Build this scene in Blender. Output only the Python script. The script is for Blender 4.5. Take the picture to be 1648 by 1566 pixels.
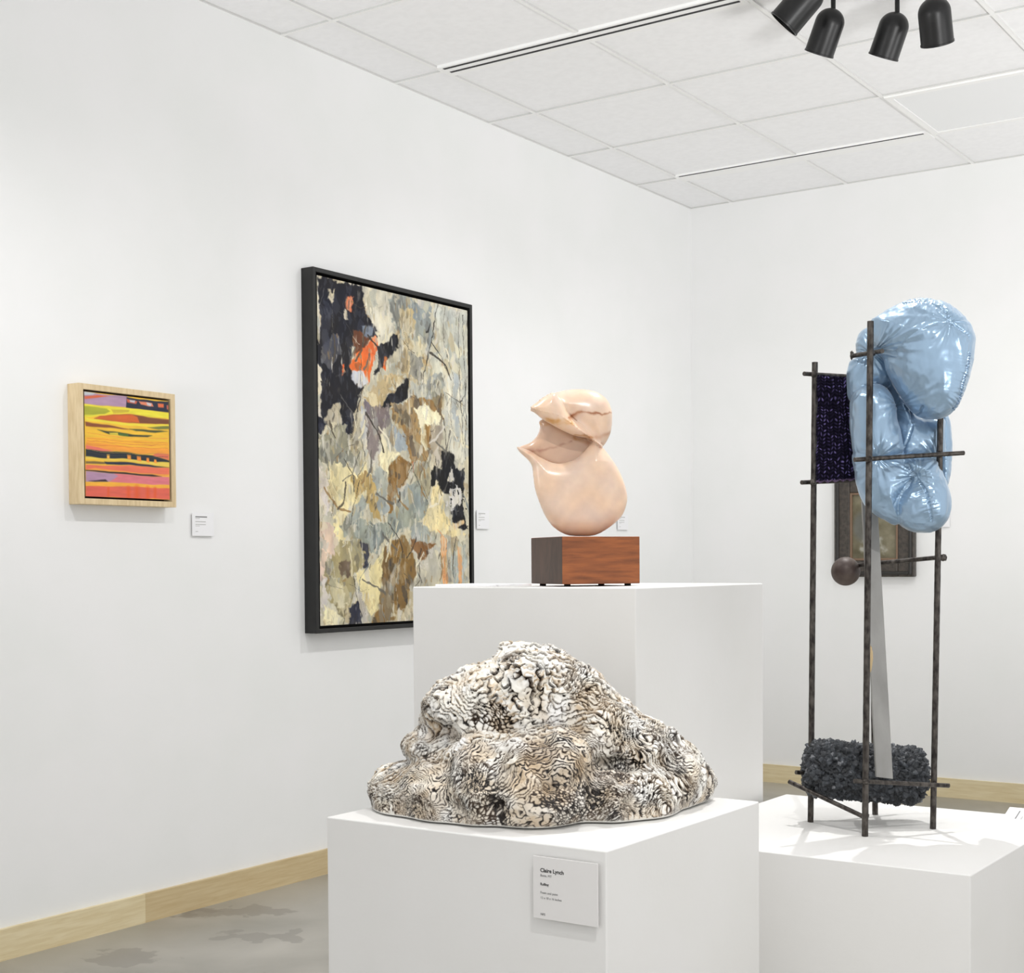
import bpy, math, random
import numpy as np
import openvdb as vdb
from math import radians, cos, sin, pi, atan2, hypot
from mathutils import Vector, Matrix
for o in list(bpy.data.objects): bpy.data.objects.remove(o)
scene = bpy.context.scene
COL = scene.collection

# ------------------------------------------------------------------ camera
FPX, YAW, PIT, ROL, CYP, EYE = 2341.7, -.6013, .0267, -.0069, 969.5, 1.10
def cam_rows():
    B = np.array([[1,0,0],[0,0,-1],[0,1,0]], float)
    c, s = cos(YAW), sin(YAW); Y = np.array([[c,-s,0],[s,c,0],[0,0,1]])
    c, s = cos(PIT), sin(PIT); P = np.array([[1,0,0],[0,c,-s],[0,s,c]])
    c, s = cos(ROL), sin(ROL); R = np.array([[c,-s,0],[s,c,0],[0,0,1]])
    return R @ P @ B @ Y
RC = cam_rows()
cd = bpy.data.cameras.new('camera'); cam = bpy.data.objects.new('camera', cd); COL.objects.link(cam)
cd.sensor_fit = 'HORIZONTAL'; cd.sensor_width = 36; cd.lens = 36*FPX/1648
cd.shift_y = (CYP-783)/1648; cd.clip_start = .05
M = Matrix.Identity(4)
for i in range(3):
    M[i][0] = RC[0][i]; M[i][1] = -RC[1][i]; M[i][2] = -RC[2][i]
M[2][3] = EYE
cam.matrix_world = M
scene.camera = cam
# ------------------------------------------------------------------ world, lamps, exposure
scene.view_settings.view_transform = 'Standard'; scene.view_settings.look = 'None'
scene.view_settings.exposure = 0.0; scene.view_settings.gamma = 1
w = bpy.data.worlds.new('world'); scene.world = w; w.use_nodes = True
w.node_tree.nodes['Background'].inputs[0].default_value = (.985, .985, .982, 1)
w.node_tree.nodes['Background'].inputs[1].default_value = 1.09
def spot(loc, target, power, size=radians(100), rad=.035, blend=1.0, col=(1,.992,.985)):
    l = bpy.data.lights.new('gallery_or_fill_lamp', 'SPOT'); l.energy = power; l.spot_size = size; l.spot_blend = blend
    l.shadow_soft_size = rad; l.color = col
    o = bpy.data.objects.new('gallery_or_fill_lamp', l); COL.objects.link(o); o.location = loc
    o.rotation_euler = (Vector(target)-Vector(loc)).to_track_quat('-Z', 'Y').to_euler(); return o
# wall washers aimed at the left and back walls
spot((-1.95, 3.30, 2.74), (-3.47, 3.10, .35), 27, radians(104), .02)
spot((-1.95, 4.45, 2.74), (-3.47, 4.50, .35), 36, radians(104), .02)
spot((-1.95, 5.60, 2.74), (-3.47, 5.80, .35), 20, radians(104), .02)
spot((-1.95, 2.10, 2.74), (-3.47, 1.90, .35), 40, radians(104), .02)
spot((-2.0, 5.15, 2.74), (-2.15, 6.7, .35), 15, radians(108), .02)
spot((-0.6, 5.15, 2.74), (-0.7, 6.7, .35), 42, radians(108), .02)
# lamps over the plinths
spot((-.10, .85, 2.76), (-1.15, 2.0, .8), 72, radians(66), .015)
spot((-1.20, 3.02, 2.76), (-.95, 2.45, .8), 92, radians(74), .010)
spot((-2.1, 1.75, 2.76), (-1.2, 2.0, .9), 44, radians(62), .02)
spot((.15, .3, 2.76), (-.72, 2.25, .35), 42, radians(34), .03)  # added fill from the camera side, brightens the right plinth's front
# soft uplights added to brighten the ceiling, standing outside the view
UPC = (.99, .985, .98)
spot((1.1, 1.9, 1.0), (-1.2, 4.7, 2.9), 265, radians(85), .25, 1, UPC)
spot((1.6, 4.6, 1.0), (-.2, 5.6, 2.9), 175, radians(95), .25, 1, UPC)
spot((-2.9, .6, 1.2), (-2.3, 3.6, 2.9), 112, radians(85), .2, 1, UPC)

def px_ray(x, y): return RC.T @ np.array([(x-824)/FPX, (y-CYP)/FPX, 1.0])
DH = np.array([sin(YAW), cos(YAW), 0.0])         # horizontal viewing direction
RH = np.array([cos(YAW), -sin(YAW), 0.0])        # horizontal right
ROTZ = -YAW
def at(x, y, D):                                 # point seen at a pixel, D metres away
    d = px_ray(x, y); return np.array([0, 0, EYE]) + d*(D/(d @ DH))
def onz(x, y, z): d = px_ray(x, y); return np.array([0, 0, EYE]) + d*((z-EYE)/d[2])
def onx(x, y, X): d = px_ray(x, y); return np.array([0, 0, EYE]) + d*(X/d[0])
def ony(x, y, Y): d = px_ray(x, y); return np.array([0, 0, EYE]) + d*(Y/d[1])

# ------------------------------------------------------------------ object helpers
def tag(o, label=None, cat=None, group=None, kind=None):
    if label: o['label'] = label
    if cat: o['category'] = cat
    if group: o['group'] = group
    if kind: o['kind'] = kind
    return o
def empty(name, loc, rz=0, **k):
    o = bpy.data.objects.new(name, None); COL.objects.link(o); o.location = loc
    o.rotation_euler = (0, 0, rz); o.empty_display_size = .05; return tag(o, **k)
def link(name, me, mats, parent=None, smooth=False, loc=None, rz=None, **k):
    o = bpy.data.objects.new(name, me); COL.objects.link(o)
    for m in (mats if isinstance(mats, (list, tuple)) else [mats]): me.materials.append(m)
    if parent: o.parent = parent
    if loc is not None: o.location = loc
    if rz is not None: o.rotation_euler = (0, 0, rz)
    if smooth: me.polygons.foreach_set('use_smooth', [True]*len(me.polygons))
    return tag(o, **k)
class MB:
    def __init__(s): s.v = []; s.f = []; s.m = []
    def add(s, v, f, mi=0):
        n = len(s.v); s.v += [tuple(map(float, p)) for p in v]; s.f += [tuple(i+n for i in q) for q in f]; s.m += [mi]*len(f)
    def box(s, a, b, mi=0):
        x0, y0, z0 = a; x1, y1, z1 = b
        s.add([(x0,y0,z0),(x1,y0,z0),(x1,y1,z0),(x0,y1,z0),(x0,y0,z1),(x1,y0,z1),(x1,y1,z1),(x0,y1,z1)],
              [(0,3,2,1),(4,5,6,7),(0,1,5,4),(1,2,6,5),(2,3,7,6),(3,0,4,7)], mi)
    def tube(s, p, q, r, r2=None, n=14, seg=1, jit=0, seed=0, mi=0, cap=True):
        p = Vector(p); q = Vector(q); r2 = r if r2 is None else r2
        d = (q-p).normalized(); u = d.orthogonal().normalized(); w_ = d.cross(u); rnd = random.Random(seed)
        V = []; F = []
        for i in range(seg+1):
            t = i/seg; c = p.lerp(q, t); rr = r+(r2-r)*t
            if jit: c = c + u*rnd.uniform(-jit, jit)*.5 + w_*rnd.uniform(-jit, jit)*.5
            for k in range(n):
                a = 2*pi*k/n; R = rr + (rnd.uniform(-jit, jit) if jit else 0)
                V.append(c + (u*cos(a) + w_*sin(a))*R)
        for i in range(seg):
            for k in range(n):
                F.append((i*n+k, i*n+(k+1) % n, (i+1)*n+(k+1) % n, (i+1)*n+k))
        if cap:
            F.append(tuple(range(n))[::-1]); F.append(tuple(seg*n+k for k in range(n)))
        s.add(V, F, mi)
    def lathe(s, prof, o=(0,0,0), ax=(0,0,1), n=32, mi=0):
        d = Vector(ax).normalized(); u = d.orthogonal().normalized(); w_ = d.cross(u); o = Vector(o)
        V = []; F = []
        for r, h in prof:
            for k in range(n):
                a = 2*pi*k/n; V.append(o + d*h + (u*cos(a)+w_*sin(a))*r)
        for i in range(len(prof)-1):
            for k in range(n): F.append((i*n+k, i*n+(k+1) % n, (i+1)*n+(k+1) % n, (i+1)*n+k))
        s.add(V, F, mi)
    def ball(s, c, r, sc=(1,1,1), n=12, mi=0, jit=0, seed=1):
        rnd = random.Random(seed); V = []; F = []; m = n//2
        for i in range(m+1):
            t = pi*i/m
            for k in range(n):
                a = 2*pi*k/n; R = r*(1+rnd.uniform(-jit, jit))
                V.append((c[0]+R*sc[0]*sin(t)*cos(a), c[1]+R*sc[1]*sin(t)*sin(a), c[2]+R*sc[2]*cos(t)))
        for i in range(m):
            for k in range(n): F.append((i*n+k, (i+1)*n+k, (i+1)*n+(k+1) % n, i*n+(k+1) % n))
        s.add(V, F, mi)
    def build(s, name, mats, parent=None, smooth=False, bevel=0, **k):
        me = bpy.data.meshes.new(name); me.from_pydata(s.v, [], s.f); me.validate()
        if any(s.m): me.polygons.foreach_set('material_index', s.m[:len(me.polygons)])
        o = link(name, me, mats, parent, smooth, **k)
        if bevel:
            b = o.modifiers.new('bevel', 'BEVEL'); b.width = bevel; b.segments = 3; b.limit_method = 'ANGLE'
            me.polygons.foreach_set('use_smooth', [True]*len(me.polygons))
            b.harden_normals = True
        elif smooth:
            try: me.set_sharp_from_angle(angle=radians(40))
            except Exception: pass
        return o
def np_mesh(name, V, Q):
    me = bpy.data.meshes.new(name)
    me.vertices.add(len(V)); me.vertices.foreach_set('co', np.asarray(V, np.float32).ravel())
    me.loops.add(Q.size); me.loops.foreach_set('vertex_index', Q.astype(np.int32).ravel())
    me.polygons.add(len(Q)); me.polygons.foreach_set('loop_start', np.arange(0, Q.size, 4, dtype=np.int32))
    me.update(calc_edges=True); me.validate(); return me
def set_col(me, rgb, name='Col'):
    a = me.color_attributes.new(name, 'FLOAT_COLOR', 'POINT')
    c = np.ones((len(rgb), 4), np.float32); c[:, :3] = rgb; a.data.foreach_set('color', c.ravel())
def lin(c):
    c = np.asarray(c, float)/255.0
    return np.where(c <= .04045, c/12.92, ((c+.055)/1.055)**2.4)

# ------------------------------------------------------------------ numpy noise and distance fields
_rng = np.random.RandomState(7)
PERM = np.concatenate([_rng.permutation(256)]*3)
_g = _rng.normal(size=(256, 3)); GR = (_g/np.linalg.norm(_g, axis=1)[:, None]).astype(np.float32)
def pn(P, freq=1.0, off=0.0):
    P = np.asarray(P, np.float32)*freq + off
    i = np.floor(P).astype(np.int64); f = P-i; u = f*f*f*(f*(f*6-15)+10); i &= 255
    out = 0
    for dx in (0, 1):
        wx = u[:, 0] if dx else 1-u[:, 0]; a = PERM[(i[:, 0]+dx) & 255]
        for dy in (0, 1):
            wy = u[:, 1] if dy else 1-u[:, 1]; b = PERM[a+((i[:, 1]+dy) & 255)]
            for dz in (0, 1):
                wz = u[:, 2] if dz else 1-u[:, 2]; h = PERM[b+((i[:, 2]+dz) & 255)] & 255
                g = GR[h]; out = out + wx*wy*wz*(g[:, 0]*(f[:, 0]-dx)+g[:, 1]*(f[:, 1]-dy)+g[:, 2]*(f[:, 2]-dz))
    return out*1.6
def fbm(P, freq, off=0, oc=4):
    s = 0; a = 1
    for k in range(oc): s = s + a*pn(P, freq*2**k, off+k*17.3); a *= .5
    return s
def poly_sdf(X, Y, poly):
    p = np.asarray(poly, float); n = len(p); d = np.full(X.shape, 1e9); ins = np.zeros(X.shape, bool)
    for i in range(n):
        a = p[i]; b = p[(i+1) % n]; ex, ey = b-a; wx, wy = X-a[0], Y-a[1]
        t = np.clip((wx*ex+wy*ey)/(ex*ex+ey*ey+1e-15), 0, 1)
        d = np.minimum(d, (wx-t*ex)**2+(wy-t*ey)**2)
        c = (a[1] <= Y) != (b[1] <= Y)
        if abs(ey) > 1e-12: ins ^= c & (X < a[0]+(Y-a[1])*ex/ey)
    return np.where(ins, -1, 1)*np.sqrt(d)
def line_dist(X, Y, pts):
    p = np.asarray(pts, float); d = np.full(X.shape, 1e9); s = np.zeros(X.shape); acc = 0
    for a, b in zip(p[:-1], p[1:]):
        e = b-a; L = hypot(*e); t = np.clip(((X-a[0])*e[0]+(Y-a[1])*e[1])/(L*L+1e-15), 0, 1)
        q = np.hypot(X-a[0]-t*e[0], Y-a[1]-t*e[1]); m = q < d; d = np.where(m, q, d); s = np.where(m, acc+t*L, s); acc += L
    return d, s
def catmull(p, k=5):
    p = np.asarray(p, float); n = len(p); out = []
    for i in range(n):
        a, b, c, d = p[i-1], p[i], p[(i+1) % n], p[(i+2) % n]
        for j in range(k):
            t = j/k
            out.append(.5*((2*b)+(c-a)*t+(2*a-5*b+4*c-d)*t*t+(3*b-a-3*c+d)*t**3))
    return np.array(out)
def smin(a, b, k):
    h = np.clip(.5+.5*(b-a)/k, 0, 1); return b*(1-h)+a*h-k*h*(1-h)
def vol_mesh(F, org, h, iters=2):
    g = vdb.FloatGrid(background=3*h); g.copyFromArray(np.ascontiguousarray(np.clip(F, -3*h, 3*h), np.float32))
    V, Q = g.convertToQuads(0.0); V = V.astype(np.float64); Q = Q.astype(np.int64)
    a, b, c, d = (V[Q[:, k]] for k in range(4))
    vol = np.einsum('ij,ij->i', a, np.cross(b, c)).sum()+np.einsum('ij,ij->i', a, np.cross(c, d)).sum()
    if vol < 0: Q = Q[:, ::-1]
    for _ in range(iters):
        S = np.zeros_like(V); N = np.zeros(len(V))
        for k in range(4):
            i, j = Q[:, k], Q[:, (k+1) % 4]
            for ax in range(3): S[:, ax] += np.bincount(i, V[j, ax], len(V))
            N += np.bincount(i, minlength=len(V))
        V = V*.4 + .6*S/np.maximum(N, 1)[:, None]
    return V*h+np.asarray(org), Q
def subdiv(V, Q):
    n = len(V); E_ = np.sort(np.stack([Q, np.roll(Q, -1, 1)], -1).reshape(-1, 2), 1); key = E_[:, 0]*n+E_[:, 1]
    uk, inv = np.unique(key, return_inverse=True); a, b = uk//n, uk % n; em = n+inv.reshape(-1, 4); fc_ = n+len(uk)+np.arange(len(Q))
    V2_ = np.vstack([V, (V[a]+V[b])/2, V[Q].mean(1)])
    return V2_, np.vstack([np.c_[Q[:, k], em[:, k], fc_, em[:, k-1]] for k in range(4)])
def vnormals(V, Q):
    n = np.cross(V[Q[:, 2]]-V[Q[:, 0]], V[Q[:, 3]]-V[Q[:, 1]]); N = np.zeros_like(V)
    for k in range(4):
        for ax in range(3): N[:, ax] += np.bincount(Q[:, k], n[:, ax], len(V))
    return N/np.maximum(np.linalg.norm(N, axis=1), 1e-12)[:, None]
def worley(P, freq, seed, flat=False):
    P = P*freq; i = np.floor(P).astype(np.int64); best = np.full(len(P), 9.); sec = np.full(len(P), 9.); bid = np.zeros(len(P)); bn = np.zeros((len(P), 3))
    for dx in (-1,0,1):
        for dy in (-1,0,1):
            for dz in ((0,) if flat else (-1,0,1)):
                c = i+np.array([dx, dy, dz]); hsh = PERM[(PERM[(PERM[(c[:, 0]+seed) & 255]+c[:, 1]) & 255]+c[:, 2]) & 255]
                f = c+GR[hsh]*.45+.5; dv = P-f; d = np.linalg.norm(dv, axis=1); m = d < best
                sec = np.where(m, best, np.minimum(sec, d)); best = np.where(m, d, best); bid = np.where(m, hsh/255., bid); bn = np.where(m[:, None], dv*GR[(hsh*7) & 255], bn)
    return best, sec, bid, bn.sum(1)
def local(x, y, D, O):                        # pixel at distance D -> (across, up) in a frame at O
    p = at(x, y, D)-O; return (p @ RH, p[2])

# ------------------------------------------------------------------ materials
def mat(name, color=(.8,.8,.8), rough=.5, metal=0, spec=.5, **kw):
    m = bpy.data.materials.new(name); m.use_nodes = True; b = m.node_tree.nodes['Principled BSDF']
    b.inputs['Base Color'].default_value = (*color, 1); b.inputs['Roughness'].default_value = rough
    b.inputs['Metallic'].default_value = metal; b.inputs['Specular IOR Level'].default_value = spec
    for k, v in kw.items(): b.inputs[k.replace('_', ' ')].default_value = v
    return m
def nd(m, t, **inp):
    n = m.node_tree.nodes.new(t)
    for k, v in inp.items():
        try: n.inputs[k].default_value = v
        except Exception: setattr(n, k, v)
    return n
def noise_col(m, c1, c2, scale=5, stretch=(1,1,1), detail=6, lo=.35, hi=.65, bump=0, bscale=None, bdist=.001, coord='Object', dist=0, extra=None):
    t = m.node_tree; L = t.links.new; b = t.nodes['Principled BSDF']
    tc = nd(m, 'ShaderNodeTexCoord'); mp = nd(m, 'ShaderNodeMapping'); mp.inputs['Scale'].default_value = stretch
    L(tc.outputs[coord], mp.inputs[0])
    n = nd(m, 'ShaderNodeTexNoise'); n.inputs['Scale'].default_value = scale; n.inputs['Detail'].default_value = detail
    n.inputs['Distortion'].default_value = dist
    L(mp.outputs[0], n.inputs['Vector'])
    r = nd(m, 'ShaderNodeValToRGB'); e = r.color_ramp.elements
    e[0].position = lo; e[0].color = (*c1, 1); e[1].position = hi; e[1].color = (*c2, 1)
    for p_, c_ in (extra or []):
        q = e.new(p_); q.color = (*c_, 1)
    L(n.outputs['Fac'], r.inputs[0]); L(r.outputs[0], b.inputs['Base Color'])
    if bump:
        n2 = nd(m, 'ShaderNodeTexNoise'); n2.inputs['Scale'].default_value = bscale or scale; n2.inputs['Detail'].default_value = 4
        L(mp.outputs[0] if bscale is None else tc.outputs[coord], n2.inputs['Vector'])
        bp = nd(m, 'ShaderNodeBump'); bp.inputs['Strength'].default_value = bump; bp.inputs['Distance'].default_value = bdist
        L(n2.outputs['Fac'], bp.inputs['Height']); L(bp.outputs[0], b.inputs['Normal'])
    return m
def attr_mat(name, rough=.5, spec=.5, bump=0, bscale=300, **kw):
    m = mat(name, rough=rough, spec=spec, **kw); t = m.node_tree
    a = nd(m, 'ShaderNodeAttribute'); a.attribute_name = 'Col'
    t.links.new(a.outputs['Color'], t.nodes['Principled BSDF'].inputs['Base Color'])
    if bump:
        tc = nd(m, 'ShaderNodeTexCoord'); n2 = nd(m, 'ShaderNodeTexNoise'); n2.inputs['Scale'].default_value = bscale
        t.links.new(tc.outputs['Object'], n2.inputs['Vector']); bp = nd(m, 'ShaderNodeBump')
        bp.inputs['Strength'].default_value = bump; bp.inputs['Distance'].default_value = .001
        t.links.new(n2.outputs['Fac'], bp.inputs['Height']); t.links.new(bp.outputs[0], t.nodes['Principled BSDF'].inputs['Normal'])
    return m
W = lambda r, g, b: tuple(lin((r, g, b)))
m_wall = noise_col(mat('wall_paint', rough=.85, spec=.2), W(238,239,238), W(241,241,241), 3, bump=.15, bscale=160, bdist=.0006)
m_tile = noise_col(mat('ceiling_tile', rough=.95, spec=.1), W(245,245,246), W(249,249,250), 40, bump=.1, bscale=300, bdist=.0005)
m_tbar = mat('ceiling_bar', W(248,248,247), .6)
m_tedge = mat('tile_edge', W(208,208,206), .9)
m_slot = mat('slot_black', W(48,48,50), .8)
m_plinth = noise_col(mat('plinth_paint', rough=.6, spec=.3), W(226,225,222), W(229,228,226), 4, bump=.25, bscale=120, bdist=.0006)
m_floor = noise_col(mat('polished_concrete', rough=.32, spec=.5), W(142,139,130), W(174,170,161), 2.2, (1,1,1), 9, .32, .7, bump=.05, bscale=60, dist=.6)
# darker patches in the concrete
def floor_patches(m, patches):
    t = m.node_tree; L = t.links.new; b = t.nodes['Principled BSDF']
    src = b.inputs['Base Color'].links[0].from_socket
    g = nd(m, 'ShaderNodeNewGeometry'); n = nd(m, 'ShaderNodeTexNoise'); n.inputs['Scale'].default_value = 9; n.inputs['Detail'].default_value = 5
    L(g.outputs['Position'], n.inputs['Vector'])
    ad = nd(m, 'ShaderNodeVectorMath'); ad.operation = 'MULTIPLY_ADD'; L(n.outputs['Color'], ad.inputs[0])
    ad.inputs[1].default_value = (.34, .34, 0); L(g.outputs['Position'], ad.inputs[2])
    for cx, cy, sx, sy, rz in patches:
        mp = nd(m, 'ShaderNodeMapping'); mp.vector_type = 'TEXTURE'
        mp.inputs['Location'].default_value = (cx+.17, cy+.17, 0); mp.inputs['Rotation'].default_value = (0, 0, rz)
        mp.inputs['Scale'].default_value = (sx, sy, 1000); L(ad.outputs[0], mp.inputs[0])
        ln = nd(m, 'ShaderNodeVectorMath'); ln.operation = 'LENGTH'; L(mp.outputs[0], ln.inputs[0])
        mr = nd(m, 'ShaderNodeMapRange'); mr.inputs['From Min'].default_value = 1.06; mr.inputs['From Max'].default_value = .94
        mr.inputs['To Max'].default_value = .6; L(ln.outputs['Value'], mr.inputs['Value'])
        mx = nd(m, 'ShaderNodeMix'); mx.data_type = 'RGBA'; L(mr.outputs[0], mx.inputs['Factor']); L(src, mx.inputs['A'])
        mx.inputs['B'].default_value = (*W(122,117,110), 1); src = mx.outputs['Result']
    L(src, b.inputs['Base Color'])
floor_patches(m_floor, [(*onz(205,1540,0)[:2], .10, .07, .3), (*onz(378,1468,0)[:2], .17, .08, .6), (*onz(430,1507,0)[:2], .14, .06, .5), (*onz(330,1466,0)[:2], .08, .04, .5)])
m_base1 = noise_col(mat('pale_maple', rough=.45), W(228,214,178), W(213,194,150), 4, (2,2,26), 8, .35, .75, dist=.4)
m_base2 = noise_col(mat('tan_maple', rough=.45), W(209,190,150), W(196,173,130), 4, (2,2,26), 8, .35, .75, dist=.4)
m_maple = noise_col(mat('maple_frame', rough=.5), W(224,203,164), W(206,182,140), 8, (12,12,2), 6, .35, .7)
m_black = noise_col(mat('black_frame', rough=.5), W(13,13,13), W(23,23,22), 14, bump=.1)
m_steel = noise_col(mat('raw_steel', rough=.42, metal=.75, spec=.5), W(44,40,38), W(96,91,86), 130, (1,1,.5), 6, .35, .7, bump=.5, bscale=260, bdist=.0012)
m_card = mat('label_card', W(240,240,242), .6)
m_ink = mat('black_ink', W(30,30,30), .7); m_grey_ink = mat('grey_ink', W(128,128,128), .7); m_lt_ink = mat('light_ink', W(190,190,188), .7)
m_spot = noise_col(mat('black_lamp_metal', rough=.38, metal=.2), W(11,11,12), W(20,20,21), 50, bump=.2, bscale=500)
m_dark = mat('dark_opening', W(15,15,15), .8)

# ------------------------------------------------------------------ room
XL, YB, ZC = -3.4736, 6.7019, 2.9049
b = MB(); b.box((XL-.15, -3, -.0), (XL, YB+.15, ZC+.05)); b.build('wall_left', m_wall, kind='structure')
b = MB(); b.box((XL, YB, 0), (3.2, YB+.15, ZC+.05)); b.build('wall_back', m_wall, kind='structure')
b = MB(); b.box((XL-.15, -.6, -.1), (1.2, YB+.15, 0)); b.build('floor', m_floor, kind='structure')
# ceiling: white bars with recessed tiles
GX = [XL]+[-3.2447+.6052*i for i in range(0, 11)]
GY = [YB]+[6.142-.6111*i for i in range(0, 15)]
b = MB(); h = .0075; rc = .007
merge = {(3, 3)}
for i in range(len(GX)-1):
    for j in range(len(GY)-1):
        x0, x1, y1, y0 = GX[i], GX[i+1], GY[j], GY[j+1]
        a0, a1, c0, c1 = x0+(h if i else .004), x1-h, y0+h, y1-(h if j else .004)
        z = ZC; t = ZC+rc
        b.add([(x0,y0,z),(x1,y0,z),(x1,y1,z),(x0,y1,z),(a0,c0,z),(a1,c0,z),(a1,c1,z),(a0,c1,z)],
              [(0,4,5,1),(1,5,6,2),(2,6,7,3),(3,7,4,0)], 1)
        b.add([(a0,c0,z),(a1,c0,z),(a1,c1,z),(a0,c1,z),(a0,c0,t),(a1,c0,t),(a1,c1,t),(a0,c1,t)],
              [(0,4,5,1),(1,5,6,2),(2,6,7,3),(3,7,4,0)], 2)
        b.add([(a0,c0,t),(a0,c1,t),(a1,c1,t),(a1,c0,t)], [(0,1,2,3)], 0)
b.box((XL, -3, ZC+.02), (3.2, YB, ZC+.08), 0)
b.build('ceiling', [m_tile, m_tbar, m_tedge], kind='structure')
# baseboards
b = MB(); zb = .0888; xj = -3.4736+.014; yj = float(onx(229, 1460, XL)[1])
b.box((XL, yj-2.4, 0), (xj, yj, zb), 0); b.box((XL, yj, 0), (xj, YB, zb), 1); b.box((XL, -3, 0), (xj, yj-2.4, zb), 1)
b.build('baseboard_left', [m_base1, m_base2], kind='structure')
b = MB(); b.box((XL+.014, YB-.014, 0), (3.2, YB, zb)); b.build('baseboard_back', m_base1, kind='structure')
# slot diffusers
def diffuser(y, slots, label):
    x0, x1 = GX[1], GX[3]
    r = empty('slot_diffuser', ((x0+x1)/2, y, ZC), label=label, cat='air vent', group='linear slot diffusers in the ceiling')
    b = MB(); wd = .05
    b.box((-.597, -wd, -.003), (.597, wd, .02)); b.build('frame', m_tbar, r)
    for s in slots:
        hw = .0055 if len(slots) > 1 else .0046; q = MB(); q.box((-.58, s-hw, -.0045), (.58, s+hw, .004)); q.build('slot', m_slot, r)
diffuser(4.309, (-.032, .010), 'long white ceiling air diffuser with two dark slots, above the black framed painting')
diffuser(6.142, (-.045,), 'long white ceiling air diffuser with one thin dark slot, nearest the back wall')
# lay-in fixture with raised border
r = empty('ceiling_light_panel', ((GX[3]+GX[5])/2, (GY[2]+GY[1])/2, ZC), label='flat unlit white ceiling panel with a raised double border, behind the black spotlights', cat='ceiling panel')
b = MB(); X0, X1, Y0, Y1 = GX[3]+.006-r.location.x, GX[5]-.006-r.location.x, GY[2]+.006-r.location.y, GY[1]-.006-r.location.y
for a in ((X0, Y0, X0+.028, Y1), (X1-.028, Y0, X1, Y1), (X0+.028, Y0, X1-.028, Y0+.028), (X0+.028, Y1-.028, X1-.028, Y1)):
    b.box((a[0], a[1], -.006), (a[2], a[3], .012))
b.build('border', m_tbar, r)
b = MB(); b.box((X0+.03, Y0+.03, -.001), (X1-.03, Y1-.03, .012)); b.build('diffuser_sheet', mat('white_acrylic', W(240,241,242), .3), r)

# ------------------------------------------------------------------ plinths
def plinth(x0, y0, x1, y1, z, label, rz=0):
    b = MB(); b.box((0, 0, 0), (x1-x0, y1-y0, z))
    return b.build('plinth', m_plinth, loc=(x0, y0, 0), bevel=.0025, label=label, cat='plinth', group='white display plinths')
ZL, ZH, ZR = .7316, 1.0571, .625
PL = (-1.424, 1.5925, -.949, 2.052); PH = (-1.7212, 2.1749, -1.235, 2.6897); PR = (-1.217, 2.191, -.667, 2.759)
plinth(*PL, ZL, 'white plinth in front, carrying the ruffled white and brown ceramic mound')
plinth(*PH, ZH, 'tallest white plinth, carrying the pink stone carving on a wood block')
plinth(*PR, ZR, 'white plinth at the right, carrying the steel rod and blue satin sculpture')

# ------------------------------------------------------------------ label cards
def text_obj(s, size, mat_, parent, loc, rot, bold=0):
    c = bpy.data.curves.new('lettering', 'FONT'); c.body = s; c.size = size; c.extrude = .0001; c.offset = bold*size; c.resolution_u = 3
    o = bpy.data.objects.new('tmp_text', c); COL.objects.link(o); bpy.context.view_layer.update()
    me = bpy.data.meshes.new_from_object(o.evaluated_get(bpy.context.evaluated_depsgraph_get()))
    bpy.data.objects.remove(o); q = link('lettering', me, mat_, parent); q.location = loc; q.rotation_euler = rot; return q
m_card2 = mat('matte_card', W(224,222,220), .7)
m_back = mat('card_backing', W(225,225,226), .7)
def card(origin, facing, wd, ht, lines, label, gap=.004, cm=None):
    """card hanging flat; origin = top left corner on the wall; facing 'x' (left wall) or 'y' (facing the camera side)"""
    r = empty('label_card', origin, (pi/2 if facing == 'x' else 0), label=label, cat='label', group='small white label cards')
    b = MB(); b.box((0, -gap-.002, -ht), (wd, -gap, 0)); b.build('card', cm or m_card, r, bevel=.0004)
    b = MB(); b.box((wd*.2, -gap, -ht*.8), (wd*.8, 0, -ht*.2)); b.build('backing', m_back, r)
    for s, x, z, size, mt, bold in lines:
        if isinstance(s, str): text_obj(s, size, mt, r, (x, -gap-.0022, -z), (pi/2, 0, 0), bold)
        else:
            q = MB(); q.box((x, -gap-.0024, -z), (x+s, -gap-.002, -z+size)); q.build('lettering', mt, r)
    return r
yf = PL[1]
tl, tr, bl = ony(859, 1376.5, yf-.006), ony(963, 1387, yf-.006), ony(859, 1476, yf-.006)
wd, ht = float(tr[0]-tl[0]), float(tl[2]-bl[2])
S = wd/.104*.001     # metres per reference pixel on the card
card((float(tl[0]), yf, float(tl[2])), 'y', wd, ht, [
    ('Claire Lynch', 12*S, 21*S, 9.2*S*.82, m_ink, .02), ('Butte, MT', 12*S, 27.3*S, 4.6*S, m_grey_ink, 0),
    ('Rolling', 12*S, 39.5*S, 5*S, m_ink, .018),
    ('Foam and paint', 12*S, 51*S, 4.6*S, m_grey_ink, 0), ('12 x 18 x 16 inches', 12*S, 58*S, 4.4*S, m_grey_ink, 0),
    ('NFS', 12*S, 81*S, 4.6*S, m_grey_ink, .01)],
    'square white label card with printed text on the front plinth', gap=.006, cm=m_card2)
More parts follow.
